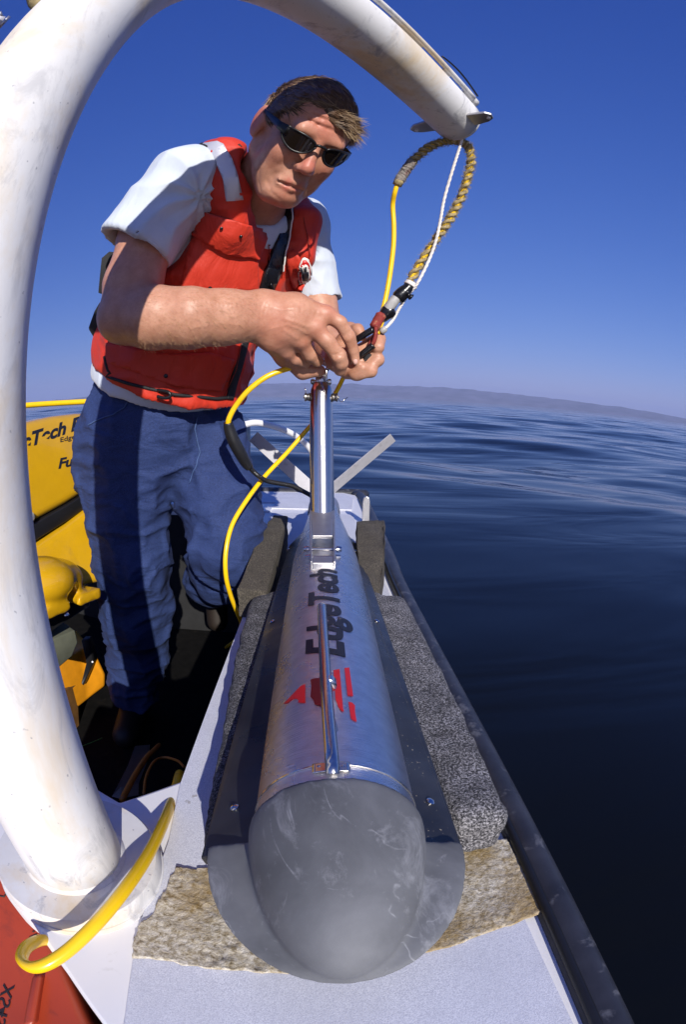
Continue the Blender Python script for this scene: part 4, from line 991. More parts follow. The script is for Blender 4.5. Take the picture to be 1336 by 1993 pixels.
# ---------------------------------------------------------------- the man
man = thing('person', 'man in red orange life vest, jeans and dark sunglasses leaning over the silver towfish', 'person', (-.62, 1.35, -.95))
HO = Vector((-.091, .849, .488)); HS = Vector((.856, .490, -.162)).normalized(); HF = Vector((.323, -.753, -.574)); HF = (HF - HS * HF.dot(HS)).normalized(); HU = HF.cross(HS).normalized()
if HU.z < 0: HU = -HU
_vd = HO.normalized(); _rt = Matrix.Rotation(math.radians(4.5), 3, _vd); HS, HF, HU = _rt @ HS, _rt @ HF, _rt @ HU
_rt = Matrix.Rotation(math.radians(5), 3, HU); HS, HF = _rt @ HS, _rt @ HF
_rt = Matrix.Rotation(math.radians(5), 3, HS); HF2, HU2 = _rt @ HF, _rt @ HU
if HF2.z > HF.z: _rt = Matrix.Rotation(math.radians(-5), 3, HS); HF2, HU2 = _rt @ HF, _rt @ HU
HF, HU = HF2, HU2
HR = [HS, HF, HU]
def HL(s, f, u): return HO + HS * s + HF * f + HU * u
SR, SLf = P(362, 352, 1.04), P(580, 440, 1.24)
PEL, NK = P(315, 790, 1.20), P(488, 400, 1.11)
TL = (SLf - SR).normalized(); TU = (NK - PEL); TU = (TU - TL * TU.dot(TL)).normalized(); TN = TL.cross(TU).normalized()
if TN.y > 0: TN = -TN
TRm = [TL, TN, TU]
CH, BE = P(432, 520, 1.165), P(338, 690, 1.175)
# --- body: head, torso, arms and hands in one continuous surface
f = Field((-.56, .55, -.16), (.19, 1.42, .66), .0027)
f.ell(HL(0, -.015, .035), (.077, .098, .088), HR); f.ell(HL(0, .038, .045), (.066, .052, .056), HR, k=.02)
f.ell(HL(0, .032, -.03), (.060, .058, .080), HR, k=.02)
f.ell(HL(0, .045, -.108), (.038, .042, .024), HR, k=.03)
for s in (-1, 1):
    f.ell(HL(s * .037, .060, -.028), (.028, .029, .028), HR, k=.02)
    f.cone(HL(s * .051, -.004, -.050), HL(s * .019, .068, -.102), .022, .020, .02)
    f.ell(HL(s * .038, .048, -.064), (.024, .028, .032), HR, k=.02)
f.ell(HL(0, .084, -.099), (.023, .018, .017), HR, k=.018)
f.cone(HL(-.036, .085, .024), HL(.036, .085, .024), .012, .012, .016)
f.cone(HL(0, .091, .012), HL(0, .110, -.032), .0085, .0115, .010); f.ell(HL(0, .112, -.035), (.0105, .0105, .0092), HR, k=.010)
f.ell(HL(0, .080, -.066), (.030, .022, .024), HR, k=.014)
for s in (-1, 1):
    f.ell(HL(s * .0135, .103, -.040), (.0075, .0100, .0072), HR, k=.007)
    f.cone(HL(s * .024, .0925, -.0735), HL(s * .004, .1000, -.0690), .0030, .0040, .008)
    f.cone(HL(s * .022, .0915, -.0790), HL(0, .0975, -.0815), .0032, .0046, .008)
    f.ell(HL(s * .032, .101, .001), (.019, .013, .012), HR, k=.010, mode='sub')
    f.cone(HL(s * .019, .105, -.042), HL(s * .037, .086, -.074), .0034, .0028, .008, 'sub')
    f.cone(HL(0, .1040, -.0755), HL(s * .027, .0930, -.0785), .0024, .0026, .003, 'sub')
    f.ell(HL(s * .0065, .111, -.0475), (.0032, .005, .003), HR, k=.003, mode='sub')
    ea = HU * .96 + HF * -.25; eb = HS
    er = [(eb + HF * .25 * s).normalized()]; e2 = ea.normalized(); e2 = (e2 - er[0] * e2.dot(er[0])).normalized(); er += [er[0].cross(e2), e2]
    f.ell(HL(s * .0800, -.016, -.002), (.0070, .020, .033), er, k=.012)
    f.ell(HL(s * .0900, -.010, .004), (.0045, .010, .020), er, k=.004, mode='sub')
f.cone(HL(0, .0935, -.0895), HL(0, .0935, -.0895) + HS * .001, .002, .002, .01, 'sub')
for k, (u0, off) in enumerate(((.045, .0), (.058, .002), (.071, .001))):
    pts = [HL(a, .092 - a * a * 9 - (u0 - .045) * .18, u0 + .002 * math.sin(a * 90 + k)) for a in (-.035, -.018, 0, .018, .035)]
    f.chain(pts, [.0006] * 5, .006, 'sub')
f.cone(HL(0, -.030, -.045), NK, .058, .070, .03)
f.ell(CH, (.165, .100, .19), TRm, k=.04); f.ell(BE, (.155, .115, .15), TRm, k=.06)
f.cone(NK - TU * .055, SR - TU * .012, .052, .048, .04); f.cone(NK - TU * .06, SLf, .055, .05, .04)
EL = P(246, 614, .925)
f.chain([SR - TU * .01, P(290, 455, 1.0), P(258, 555, .955), EL], [.052, .056, .052, .044], .02)
f.ell(EL + Vector((-.004, 0, -.004)), (.045, .046, .043), k=.02)
f.chain([EL, P(300, 618, .89), P(370, 619, .872), P(440, 617, .885), P(502, 614, .905)], [.046, .0525, .050, .042, .0335], .02)
f.cone(P(430, 608, .885), P(515, 600, .91), .036, .027, .02); f.cone(P(430, 628, .885), P(515, 632, .91), .036, .026, .02)
# right hand
W1_, W2_, W3_, W4_ = P(512, 592, .91), P(512, 610, .91), P(508, 627, .912), P(508, 642, .915)
K1, K2, K3, K4 = P(634, 612, .915), P(612, 640, .905), P(585, 664, .912), P(557, 683, .925)
f.chain([W1_, P(575, 596, .91), K1], [.024, .021, .0165], .02); f.chain([W2_, P(565, 620, .90), K2], [.026, .023, .0175], .022)
f.chain([W3_, P(550, 645, .903), K3], [.024, .021, .0165], .02); f.chain([W4_, P(532, 662, .915), K4], [.022, .019, .0155], .02)
f.cone(P(530, 625, .93), P(590, 640, .94), .030, .024, .02)
f.ell(K1, (.016, .014, .014), k=.008); f.ell(K2 + Vector((0, -.004, 0)), (.0165, .015, .014), k=.008); f.ell(K3 + Vector((0, -.003, 0)), (.015, .014, .013), k=.008); f.ell(K4, (.0145, .014, .013), k=.008)
f.chain([K1, P(662, 628, .918), P(679, 655, .925), P(688, 682, .935), P(692, 702, .940)], [.0150, .0125, .0122, .0098, .0085], .004)
f.chain([K2, P(636, 664, .905), P(659, 693, .912), P(664, 706, .92), P(662, 720, .935)], [.0165, .0145, .0142, .0130, .0118], .004)
f.chain([K3, P(603, 690, .93), P(618, 703, .948)], [.0150, .0130, .0118], .004)
f.chain([K4, P(575, 698, .940), P(594, 706, .955)], [.0142, .0125, .0110], .004)
f.chain([P(528, 655, .945), P(556, 694, .975), P(590, 722, .985), P(622, 722, .975)], [.026, .019, .0150, .0120], .012)
for c, d, n_ in ((P(679, 652, .912), P(690, 648, .914) - P(666, 660, .914), 3), (P(660, 690, .898), P(676, 684, .9) - P(645, 696, .9), 3)):
    d = d.normalized(); w_ = Vector((0, 0, 1)).cross(Vector((0, -1, 0))).normalized(); al = d.cross(Vector((0, -1, 0))).normalized()
    for i in range(n_):
        o = al * (i - (n_ - 1) / 2) * .0035; f.cone(c + o - d * .008, c + o + d * .008, .0007, .0007, .003, 'sub')
# left arm and hand, coming from behind
f.chain([SLf, P(610, 540, 1.22), P(628, 640, 1.16)], [.055, .048, .042], .02)
f.chain([P(628, 640, 1.16), P(648, 680, 1.08), P(664, 695, 1.02)], [.042, .036, .030], .015)
f.chain([P(664, 695, 1.02), P(690, 700, .985), P(716, 698, .972)], [.030, .026, .018], .015)
f.chain([P(668, 665, 1.01), P(682, 640, .995), P(697, 642, .975), P(704, 655, .965)], [.016, .012, .0105, .0095], .008)
f.chain([P(700, 690, .985), P(725, 668, .985), P(737, 660, .975), P(736, 676, .958)], [.018, .0135, .0130, .0125], .006)
f.chain([P(704, 704, .985), P(730, 692, .975), P(735, 700, .962), P(722, 714, .955)], [.017, .0130, .0125, .0105], .005)
f.chain([P(690, 712, .985), P(716, 716, .97), P(722, 722, .955), P(706, 728, .950)], [.017, .0125, .0118, .0100], .005)
f.chain([P(664, 690, 1.0), P(676, 722, .975), P(694, 727, .955), P(706, 716, .945)], [.022, .0145, .0125, .0105], .008)
V, Q = f.mesh(); V = relax(V, Q, 1, .4)
_tb = BVHTree.FromPolygons([tuple(v) for v in V], [tuple(int(i) for i in q) for q in Q])
LINES = [  # (points on the skin, height, width): veins and tendons stand out, creases sink in
    ([(522, 596), (552, 604), (585, 597), (615, 606)], .0011, .0026), ([(528, 640), (560, 632), (582, 640), (600, 652)], .0010, .0024),
    ([(560, 600), (632, 611)], .0012, .0034), ([(556, 622), (606, 638)], .0013, .0034), ([(552, 642), (582, 662)], .0011, .0032),
    ([(330, 590), (392, 584), (450, 596), (512, 590)], .0009, .0028), ([(372, 640), (430, 628), (470, 634)], .0008, .0026),
    ([(517, 578), (508, 600), (505, 630), (506, 655)], -.0011, .0016), ([(524, 582), (515, 606), (513, 636)], -.0007, .0013),
    ([(672, 648), (687, 643)], -.0009, .0012), ([(673, 653), (689, 648)], -.0010, .0012), ([(674, 658), (690, 653)], -.0008, .0012),
    ([(649, 686), (671, 678)], -.0010, .0012), ([(650, 691), (673, 683)], -.0011, .0012), ([(652, 697), (674, 688)], -.0009, .0012),
    ([(598, 212), (632, 222), (664, 240)], -.0009, .0020), ([(596, 224), (630, 236), (660, 252)], -.0009, .0018),
    ([(580, 316), (564, 326), (552, 341), (547, 352)], -.0009, .0026), ([(612, 330), (608, 345), (600, 356)], -.0012, .0020),
    ([(553, 362), (570, 366), (584, 362)], -.0012, .0026), ([(520, 352), (528, 375), (548, 392)], -.0010, .0034), ([(619, 262), (624, 274)], -.0009, .0016),
    ([(505, 330), (503, 352), (508, 375)], -.0010, .0024)]
def skin_fn(V, N):
    D = .0003 * vnoise(V, 60) + .0002 * vnoise(V, 150)
    for pts, h_, w_ in LINES:
        best = np.full(len(V), 1e9); n_ = 7
        for i in range(len(pts) - 1):
            for k in range(n_):
                t_ = k / n_; h = _tb.ray_cast(Vector((0, 0, 0)), ray(pts[i][0] * (1 - t_) + pts[i + 1][0] * t_, pts[i][1] * (1 - t_) + pts[i + 1][1] * t_))
                if h[0] is None: continue
                m_ = (np.abs(V - A(h[0])) < .014).all(1); best[m_] = np.minimum(best[m_], ((V[m_] - A(h[0])) ** 2).sum(1))
        D = D + h_ * np.exp(-best / w_ ** 2)
    return V + N * D[:, None]
body_o = np_mesh('body', V, Q, M['skin'], man, skin_fn)
wV = V
red = np.zeros(len(V))
for c, r, a in ((HL(0, .09, .06), .055, .45), (HL(0, .115, -.03), .02, .85), (HL(-.045, .08, -.03), .026, .45), (HL(.045, .08, -.03), .026, .45), (HL(0, .09, -.10), .022, .4), (HL(-.085, -.015, 0), .03, .8), (HL(-.010, .0985, -.0695), .008, .9), (HL(.010, .0985, -.0695), .008, .9), (HL(-.008, .0975, -.081), .009, .9), (HL(.008, .0975, -.081), .009, .9), (K1, .02, .6), (K2, .02, .6), (K3, .02, .6), (K4, .02, .6), (P(540, 640, .9), .05, .35), (P(300, 520, .97), .06, .35), (NK, .07, .5)):
    d2 = ((V - A(c)) ** 2).sum(1); red = np.maximum(red, a * np.exp(-d2 / r ** 2))
red = np.clip(red * (1 + .5 * vnoise(V, 45)), 0, 1)
at = body_o.data.attributes.new('redness', 'FLOAT', 'POINT'); at.data.foreach_set('value', red.astype(np.float32)[:len(body_o.data.vertices)])
bbv = bvh_of(body_o)
def nail(px, py, rx, ry, rot):
    q = on_surf(bbv, px, py, 0); n = -ray(px, py); x = Vector((math.cos(rot), 0, math.sin(rot))); x = (x - n * x.dot(n)).normalized(); y = n.cross(x)
    V = []; Fc = []; seg = 14
    for j, (rr, hh) in enumerate(((1, -.0004), (.8, .0008), (.4, .0013))):
        for k in range(seg):
            a = 2 * math.pi * k / seg; V.append(q + x * rx * rr * math.cos(a) + y * ry * rr * math.sin(a) + n * hh)
    for j in range(2):
        for k in range(seg): Fc.append((j * seg + k, j * seg + (k + 1) % seg, (j + 1) * seg + (k + 1) % seg, (j + 1) * seg + k))
    Fc.append(tuple(2 * seg + k for k in range(seg))); mesh('finger_nail', V, Fc, M['nail'], man)
nail(692, 703, .0042, .0062, 0.1)
# short fair hairs on the forearm
V = []; Fc = []
for _ in range(1500):
    px = random.uniform(225, 500); py = random.uniform(560, 690)
    h = bbv.ray_cast(Vector((0, 0, 0)), ray(px, py))
    if h[0] is None or h[0].length > 1.0: continue
    q, n = h[0], h[1]; t_ = (EL - P(502, 614, .905)).normalized() * -1; d = (t_ * .8 + n * .45 + Vector((0, 0, -.35)) + Vector((random.gauss(0, .25), random.gauss(0, .25), random.gauss(0, .25)))).normalized()
    L_ = random.uniform(.004, .010); tube_vf([q, q + d * L_ * .5, q + d * L_ + n * -.001], [.00011, .00009, .00004], 3, V, Fc, False)
ah = mesh('arm_hair', V, Fc, simple('fair arm hair', (.62, .38, .20), .5), man); ah['kind'] = 'stuff'
# --- hair
hcap = Field(HO - Vector((.16, .16, .16)), HO + Vector((.16, .16, .16)), .0035)
hcap.ell(HL(0, -.016, .037), (.0785, .1010, .0925), HR); hcap.ell(HL(0, .038, .045), (.0700, .0555, .0595), HR, k=.02); 
hcap.half(HL(0, .0, .020), HF * .35 - HU * .92)
for s in (-1, 1): hcap.ell(HL(s * .066, .002, .034), (.0135, .042, .034), HR, k=.008)
hcap.ell(HL(-.038, .090, .052), (.026, .026, .022), HR, k=.02, mode='sub')
hV, hQ = hcap.mesh(); hV = relax(hV, hQ, 1)
ho = np_mesh('hair', hV, hQ, M['hair'], man, lambda V, N: V + N * (.0018 * vnoise(V, 70))[:, None])
at = ho.data.attributes.new('tone', 'FLOAT', 'POINT'); at.data.foreach_set('value', np.clip(.25 + .2 * vnoise(hV, 80), 0, 1).astype(np.float32))
hbv = bvh_of(ho)
V = []; Fc = []; tone = []
def strand(p, d, L, r, lift, t0):
    base = len(V); dirn = d.normalized(); q = p.copy(); up_ = (p - HL(0, -.016, .037)).normalized()
    sidev = dirn.cross(up_).normalized(); curl = random.uniform(-.25, .25)
    for i in range(6):
        w = r * (1 - i / 5.3)
        for k in range(3):
            a = 2.094 * k; V.append(q + sidev * math.cos(a) * w + up_ * math.sin(a) * w * .8); tone.append(min(1, max(0, t0 + .10 * i * t0 * 2)))
        o_ = (q - HL(0, -.016, .037)); up_ = o_.normalized()
        dirn = (dirn + sidev * curl * .3 - up_ * (dirn.dot(up_)) * (1 - lift) ).normalized() if lift < .5 else (dirn + sidev * curl * .2).normalized()
        q = q + dirn * L / 5
    for i in range(5):
        for k in range(3): a = base + i * 3 + k; b_ = base + i * 3 + (k + 1) % 3; Fc.append((a, b_, b_ + 3, a + 3))
cnt = 0
hN = [v.normal.copy() for v in ho.data.vertices]; hO = origin_of(ho); hP = [v.co + hO for v in ho.data.vertices]
while cnt < 8500:
    k_ = random.randrange(len(hP)); p = hP[k_] + Vector((random.gauss(0, .0015), random.gauss(0, .0015), random.gauss(0, .0015)))
    nrm = (p - HL(0, -.016, .037)).normalized()
    if hN[k_].dot(nrm) < .55: continue
    cnt += 1
    d_ = p - HO; l = Vector((d_.dot(HS), d_.dot(HF), d_.dot(HU))); e_ = .35 * l.y - .92 * (l.z - .020)
    c1 = noise.noise(p * 70); c2 = noise.noise(p * 70 + Vector((5, 5, 5))); c3 = noise.noise(p * 130 + Vector((1, 8, 2)))
    flow = HF * 1.0 + HS * (.55 + l.x * 3 + c1 * .9) + HU * ((.15 if l.z > .06 else -.55) + c2 * .8) + Vector((random.gauss(0, .10), random.gauss(0, .10), random.gauss(0, .10)))
    flow = (flow - nrm * flow.dot(nrm)).normalized()
    front = e_ > -.034 and l.z > .035
    lift = random.uniform(.30, .48) + (.3 if front and l.x > .0 and random.random() < .5 else 0)
    if front: flow = (flow + HS * .6 + HU * .35 + nrm * random.uniform(.1, .7)).normalized()
    t0 = max(.04, .34 + c3 * .5 + random.uniform(-.08, .08)) + (.3 if random.random() < .07 else 0) + (.15 if front and l.x > .02 else 0)  # last term lightens front strands on one side as if sunlit
    strand(p - nrm * .001, flow + nrm * random.uniform(.15, .45), random.uniform(.020, .032) * (.95 if front else 1) * (.55 if l.z < .035 else 1), random.uniform(.0006, .0011), lift, t0)
hs = mesh('hair_strands', V, Fc, M['hair'], man); at = hs.data.attributes.new('tone', 'FLOAT', 'POINT'); at.data.foreach_set('value', np.array(tone, np.float32)); hs['kind'] = 'stuff'

# --- sunglasses
def LW(a, u, o=0.0):
    ph = a / .080; return HL((.080 + o) * math.sin(ph) * .98, .026 + (.084 + o) * math.cos(ph) + u * .10, .004 + u)
lens = [(.0080, .003), (.015, .0105), (.030, .0145), (.048, .0155), (.064, .0150), (.076, .0125), (.070, .000), (.058, -.011), (.042, -.0185), (.025, -.0175), (.013, -.009)]
for s in (-1, 1):
    out = catmull([Vector((a, u, 0)) for a, u in lens + [lens[0]]], 4)[:-1]
    bm = grid_fill([(p.x, p.y) for p in out], .004)
    for v in bm.verts: v.co = LW(s * v.co.x, v.co.y, .004)
    o = bmo('sunglass_lens', bm, M['lens'], man, True); md = o.modifiers.new('t', 'SOLIDIFY'); md.thickness = .002; md.offset = 0
    rim = [LW(s * p.x, p.y, .0045) for p in out]; tube('sunglass_rim', rim + [rim[0]], .0021, M['frame'], man, 8)
    arm = []; widths = []
    bm = bmesh.new(); prev = None
    for i in range(15):
        t_ = i / 14
        if t_ < .35: q = LW(s * (.060 + .10 * t_ * .62), .0085 + .006 * t_, .0055)
        else:
            e0 = LW(s * (.060 + .035 * .62), .0106, .0055); q = e0.lerp(HL(s * .0835, -.022, .022), (t_ - .35) / .65)
        hgt = .0068 * (1 - t_) + .0026; n_ = (HS * s); 
        r4 = [q + HU * hgt + n_ * .0012, q - HU * hgt + n_ * .0012, q - HU * hgt - n_ * .0012, q + HU * hgt - n_ * .0012]; r4 = [bm.verts.new(p) for p in r4]
        if prev:
            for k in range(4): bm.faces.new((prev[k], prev[(k + 1) % 4], r4[(k + 1) % 4], r4[k]))
        prev = r4
        if i in (0, 14): bm.faces.new(r4)
    bmo('sunglass_temple', bm, M['frame'], man, True)
tube('sunglass_bridge', [LW(-.011, .006, .004), LW(-.005, .0085, .006), LW(.005, .0085, .006), LW(.011, .006, .004)], .0028, M['frame'], man, 10)

# --- t-shirt
f = Field((-.60, .66, -.14), (.16, 1.45, .56), .0042)
f.ell(CH, (.178, .112, .205), TRm); f.ell(BE, (.172, .135, .150), TRm, k=.06); f.ell(P(318, 745, 1.185), (.172, .130, .085), TRm, k=.05)
f.cone(NK - TU * .05, SR, .066, .066, .05); f.cone(NK - TU * .06, SLf, .066, .066, .05)
f.cone(SR, P(264, 482, .985), .070, .0775, .03)
f.cone(SLf, P(622, 600, 1.20), .066, .056, .03)
ax1 = (P(264, 482, .985) - SR).normalized()
# hems: cut below the sleeve plane, only around the sleeve
def cut_near(fl, p, n, c, r):
    n = A(n) / np.linalg.norm(A(n)); p = A(p); c = A(c); w = (slice(None),) * 3; X, Y, Z = fl.pts(w)
    d = (X - p[0]) * n[0] + (Y - p[1]) * n[1] + (Z - p[2]) * n[2]; s = np.sqrt((X - c[0]) ** 2 + (Y - c[1]) ** 2 + (Z - c[2]) ** 2) - r
    fl.g = np.maximum(fl.g, -np.maximum(-d, s)).astype(np.float32)
cut_near(f, P(264, 480, .985), ax1, P(264, 480, .985) + ax1 * .06, .115)
ax2 = (P(618, 588, 1.2) - SLf).normalized()
cut_near(f, P(618, 588, 1.2), ax2, P(618, 588, 1.2) + ax2 * .12, .14)
f.cone(P(264, 482, .985) - ax1 * .055, P(264, 482, .985) + ax1 * .06, .062, .0735, .0, 'sub'); f.cone(P(608, 540, 1.215), P(624, 640, 1.18), .047, .050, 0, 'sub')
f.cone(NK - TU * .01, HL(0, -.03, -.04), .072, .075, .01, 'sub')
f.half(P(300, 772, 1.1), -TU + TL * .05)
V, Q = f.mesh(); V = relax(V, Q, 2)
def folds(amp1, amp2, sc1=9, sc2=24, stretch=None):
    def fn(V, N):
        W_ = V if stretch is None else V * A(stretch)
        a = 1 - np.abs(vnoise(W_ + 3.3, sc1)) * 2; b_ = 1 - np.abs(vnoise(W_, sc2)) * 2
        return V + N * (amp1 * a + amp2 * b_)[:, None]
    return fn
def tee_fn(V, N):
    out = folds(.0045, .0020, 11, 27, (1, 1, .7))(V, N)
    for c, ax, r, fr_, am in ((A(P(385, 395, 1.0)), A(P(300, 430, .98) - P(385, 395, 1.0)), .17, 9.0, .0042), (A(P(596, 500, 1.12)), A(P(640, 560, 1.15) - P(596, 500, 1.12)), .12, 8.0, .003)):
        d = V - c; L = np.linalg.norm(d, axis=1) + 1e-6; ax = ax / np.linalg.norm(ax); up = A((0, 0, 1)); sdv = np.cross(ax, up); sdv /= np.linalg.norm(sdv); upv = np.cross(sdv, ax)
        ang = np.arctan2(d @ upv, d @ ax) + .25 * vnoise(V, 14)
        out = out + N * (am * (1 - np.abs(np.sin(ang * fr_ / 2)) * 2) * np.exp(-(L / r) ** 2) * np.clip(L / .03, 0, 1))[:, None]
    return out
tee = np_mesh('t_shirt', V, Q, M['tee'], man, tee_fn)
tbv = bvh_of(tee)
def ring_pts(c, n, r, k=36):
    x, y, z = basis(n); return [c + x * math.cos(2 * math.pi * i / k) * r + y * math.sin(2 * math.pi * i / k) * r for i in range(k + 1)]
tube('sleeve_hem', ring_pts(P(264, 479, .985) - ax1 * .001, ax1, .0745), .0035, M['tee'], tee, 8)
# --- life vest
f = Field((-.56, .66, -.08), (.12, 1.42, .54), .0038)
f.ell(CH - TU * .01, (.203, .140, .190), TRm); f.ell(BE + TU * .012, (.192, .166, .150), TRm, k=.05); f.ell(P(340, 735, 1.165), (.180, .160, .075), TRm, k=.04)
f.chain([P(446, 440, 1.03), P(453, 360, 1.02), P(440, 312, 1.045), P(420, 308, 1.10)], [.050, .042, .040, .040], .03)
f.chain([P(580, 500, 1.12), P(588, 430, 1.14), P(578, 400, 1.18)], [.038, .030, .030], .03)
f.cone(P(366, 356, 1.045), P(290, 460, 1.0), .0700, .086, .006, 'sub')      # arm hole
f.cone(SLf + TL * .035, P(655, 600, 1.22), .068, .066, .006, 'sub')
f.cone(NK - TU * .03, HL(0, -.03, -.06), .069, .072, .008, 'sub')
f.chain([P(535, 375, 1.03), P(530, 420, 1.02), P(523, 478, 1.01)], [.044, .028, .006], .004, 'sub')
f.half(P(300, 760, 1.05), -TU + TL * .05)
for i in range(2): f.chain([P(480 - 3 * i, 640, .99), P(462, 720, .99), P(446, 778, .99)], [.004] * 3, .01, 'sub')
V, Q = f.mesh(); V = relax(V, Q, 2)
vest = np_mesh('life_vest', V, Q, M['vest'], man, folds(.0055, .0030, 9, 22, (1, 1, 1.6)))
Vs = relax(V, Q, 14); vb = BVHTree.FromPolygons([tuple(v) for v in Vs], [tuple(int(i) for i in q) for q in Q])
def vsurf(px, py, off): return on_surf(vb, px, py, off)
def VPt(name, poly, off, th_, mat, par=None, step=9, wr=0.0): return patch(name, poly, vb, off + .005, th_ + .004, mat, par or vest, step, 1.02, True, wr)
VPt('reflective_tape', [(398, 284), (425, 280), (436, 285), (450, 310), (462, 345), (471, 388), (458, 390), (442, 391), (437, 352), (421, 312)], .003, .003, M['reflect'], step=6)
VPt('pocket', [(352, 562), (362, 515), (383, 462), (440, 482), (497, 505), (499, 566), (430, 566)], .006, .008, M['vest'], wr=.002)
VPt('pocket_flap', [(402, 412), (455, 430), (513, 452), (506, 478), (496, 506), (440, 488), (386, 463), (392, 436)], .0125, .006, M['vest'], wr=.002)
VPt('pocket', [(560, 496), (572, 488), (582, 500), (592, 520), (602, 549), (590, 545), (578, 540), (566, 560), (560, 540)], .009, .008, M['vest'])
VPt('lower_pocket', [(212, 668), (330, 690), (405, 686), (450, 700), (425, 762), (340, 752), (215, 705)], .006, .006, M['vest'], wr=.005)
VPt('zipper_flap', [(552, 396), (574, 385), (574, 425), (564, 470), (548, 512), (530, 552), (520, 572), (499, 572), (506, 545), (522, 500), (536, 458), (547, 420)], .008, .007, M['black_tape'], wr=.003)
VPt('zipper_flap', [(470, 658), (482, 658), (470, 705), (458, 745), (450, 778), (438, 776), (445, 748), (458, 700)], .002, .004, M['black_web'])
tube('piping', surf_line(vb, [(574, 388), (574, 430), (564, 472), (549, 512), (543, 526)], .015, 1.02), .0016, M['white_plastic'], vest, 8)
tube('bottom_binding', surf_line(vb, [(166, 694), (190, 724), (250, 746), (340, 768), (420, 776), (438, 774)], .004, 1.02), .0035, M['black_web'], vest, 8)
tube('arm_hole_binding', surf_line(vb, [(396, 286), (409, 320), (414, 362), (408, 400), (398, 440)], .004, 1.02), .0075, M['black_web'], vest, 8)
VPt('shoulder_panel', [(398, 279), (385, 276), (365, 284), (347, 297), (375, 305), (392, 330), (404, 360), (412, 350)], .003, .003, M['black_web'])
tube('neck_binding', surf_line(vb, [(462, 284), (482, 310), (497, 350), (508, 400), (516, 440), (521, 480)], .004, 1.02), .003, M['black_web'], vest, 8)
for px, py in ((436, 443), (462, 455)):
    q = on_surf(vb, px, py, .019); lathe('snap', q, -ray(px, py), [(0, .0032), (.0015, .0032), (.0024, .002), (.0025, .0)], M['snap'], vest, 12)
for px, py in ((322, 731), (407, 558)):
    q = on_surf(vb, px, py, .013); lathe('snap', q, -ray(px, py), [(0, .0042), (.002, .0042), (.0032, .003), (.0034, .0)], M['snap'], vest, 12)
def blob_poly(cx, cy, rx, ry, n=20, rot=0): return [(cx + rx * math.cos(t) * math.cos(rot) - ry * math.sin(t) * math.sin(rot), cy + rx * math.cos(t) * math.sin(rot) + ry * math.sin(t) * math.cos(rot)) for t in [2 * math.pi * i / n for i in range(n)]]
VPt('badge_border', blob_poly(588, 522, 8.5, 21, rot=.05), .0185, .002, M['white_plastic'])
VPt('badge', blob_poly(588, 522, 7, 18, rot=.05), .0195, .001, M['red_paint'])
VPt('badge_centre', blob_poly(588.5, 522, 5, 12.5, rot=.05), .0203, .001, M['white_plastic'])
for poly in ([(587, 512), (590, 512), (590.5, 532), (587.5, 532)], [(584.5, 518), (592, 517), (592, 527), (585, 528)]): VPt('badge_mark', poly, .0212, .001, M['navy_paint'], step=4)
q = on_surf(vb, 318, 764, .012); tube('buckle', catmull([P(303, 759, .0) + q * .985, q + Vector((-.012, 0, .006)), q + Vector((.010, -.004, .002)), q + Vector((.016, -.004, -.006)), q + Vector((.006, -.004, -.010)), q + Vector((-.012, -.002, -.006))][1:], 5), .0032, M['frame'], vest, 10)
for poly in ([(196, 502, 1.09), (212, 488, 1.09), (209, 570, 1.09), (189, 574, 1.09)], [(194, 585, 1.10), (182, 606, 1.11), (170, 640, 1.12), (182, 660, 1.12), (198, 640, 1.10), (198, 600, 1.10)]):
    px_slab('side_strap', poly, (.03, .03, 0), M['black_web'], vest, .004, 2)
M['seam'] = simple('darker vest seam', (.30, .018, .008), .7)
for ln__ in ([(402, 412), (455, 430), (513, 452)], [(205, 560), (300, 545)], [(505, 300 + 85), (514, 440), (521, 500), (512, 560)], [(215, 700), (330, 722), (440, 742)], [(590, 420), (596, 460), (601, 500)], [(466, 665), (455, 720), (432, 770)], [(492, 660), (487, 720), (470, 770)]):
    tube('seam', surf_line(vb, ln__, .0065, 1.02), .0011, M['seam'], vest, 6)
tube('zip_pull', [on_surf(vb, 515, 548, .019), on_surf(vb, 521, 566, .021)], .0035, M['snap'], vest, 8)

# --- jeans
f = Field((-.95, .90, -.97), (-.02, 1.75, .10), .0062)
f.ell(P(314, 795, 1.20), (.178, .130, .12), TRm); f.ell(P(318, 850, 1.215), (.182, .130, .11), TRm, k=.05)
f.chain([P(238, 850, 1.20), P(242, 950, 1.22), P(256, 1075, 1.27), P(262, 1180, 1.38), P(264, 1270, 1.50), P(262, 1350, 1.60)], [.112, .104, .094, .088, .078, .070], .04)
f.chain([P(398, 860, 1.22), P(424, 960, 1.19), P(446, 1062, 1.17), P(430, 1105, 1.33), P(420, 1125, 1.50), P(416, 1135, 1.60)], [.104, .090, .080, .078, .074, .072], .03)
f.half(P(300, 738, 1.1), TU)
V, Q = f.mesh(); V = relax(V, Q, 2)
def jf(V, N):
    W_ = V + .02 * np.stack([vnoise(V + 1, 12), vnoise(V + 2, 12), vnoise(V + 3, 12)], 1)
    k = (1 - np.abs(vnoise(W_ * A((.8, .8, 2.0)), 9))) ** 4; k2 = (1 - np.abs(vnoise(W_ * A((1, 1, 1.7)) + 5, 17))) ** 4; k3 = (1 - np.abs(vnoise(W_ * A((1.3, 1.3, .8)) + 9, 11))) ** 5
    low = .35 * np.clip((-.30 - V[:, 2]) / .35, 0, 1)
    return V + N * ((.011 + .012 * low) * k + (.006 + .004 * low) * k2 + .009 * k3 - .008)[:, None]
jeans = np_mesh('jeans', V, Q, M['denim'], man, jf)
jb = bvh_of(jeans)
tube('fly_seam', surf_line(jb, [(383, 812), (378, 835), (384, 862), (389, 880), (378, 915), (370, 940)], .002), .0014, M['denim_seam'], jeans, 8)
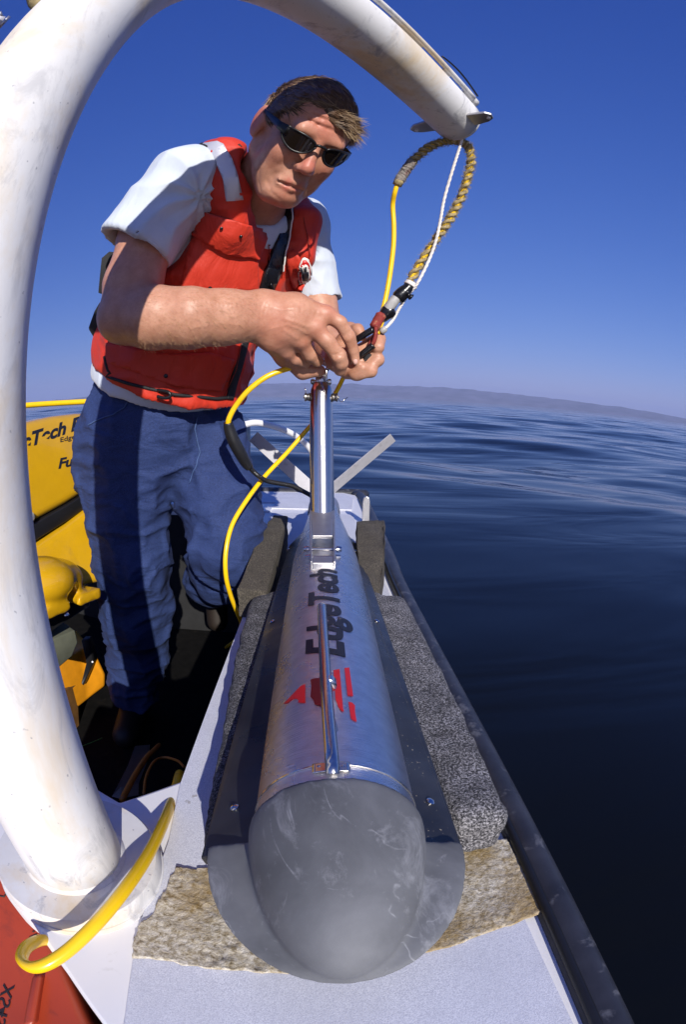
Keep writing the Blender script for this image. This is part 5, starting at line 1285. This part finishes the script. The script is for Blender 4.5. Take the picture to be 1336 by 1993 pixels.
tube('pocket_seam', surf_line(jb, [(172, 828), (195, 816), (222, 806), (242, 794), (252, 776)], .002), .0014, M['denim_seam'], jeans, 8)
tube('belt', ring_pts(P(313, 765, 1.195), TU, .155, 40), .004, M['black_web'], jeans, 8) if False else None
for (a_, b_) in ((P(262, 1368, 1.64), P(240, 1392, 1.52)), (P(414, 1140, 1.68), P(418, 1170, 1.70))):
    f = Field(A(a_) - .2, A(a_) + .2, .007)
    if a_.z < -.8:
        a2 = Vector((a_.x, a_.y, -.90)); b2 = Vector((b_.x, b_.y - .02, -.912))
        f.cone(a2, b2, .045, .038, .02); f.cone(a2, a2 + Vector((0, 0, .08)), .045, .05, .02); f.half((0, 0, -.948), (0, 0, -1))
    else:
        f.cone(a_, a_ + Vector((0, .05, -.02)), .05, .045, .02); f.cone(a_ + Vector((0, .05, -.02)), a_ + Vector((0, .03, -.14)), .042, .036, .02)
    V, Q = f.mesh()
    np_mesh('boot', V, Q, simple('brown leather boot', (.016, .010, .007), .6), man)  # base darkened so the boots sink into shade

# ---------------------------------------------------------------- air
hz = bpy.data.materials.new('air'); hz.use_nodes = True; nt = hz.node_tree; nt.nodes.clear()
vo = nt.nodes.new('ShaderNodeVolumePrincipled'); vo.inputs['Density'].default_value = 8.0e-5; vo.inputs['Color'].default_value = (.50, .62, 1.0, 1); vo.inputs['Anisotropy'].default_value = 0.0
oo = nt.nodes.new('ShaderNodeOutputMaterial'); nt.links.new(vo.outputs[0], oo.inputs['Volume'])
HAZE = True
if HAZE:
    zb, zt = -CZ - 5, 420
    bm = prism_bm([Vector((x, y, zt)) for x, y in ((-15000, -15000), (15000, -15000), (15000, 15000), (-15000, 15000))], [Vector((x, y, zb)) for x, y in ((-15000, -15000), (15000, -15000), (15000, 15000), (-15000, 15000))])
    h = bmo('haze', bm, hz, None); h['kind'] = 'stuff'

# lift everything so the lake lies at z = 0
for o in list(S.objects):
    if o.parent is None and o.type not in ('CAMERA', 'LIGHT'): o.location.z += CZ
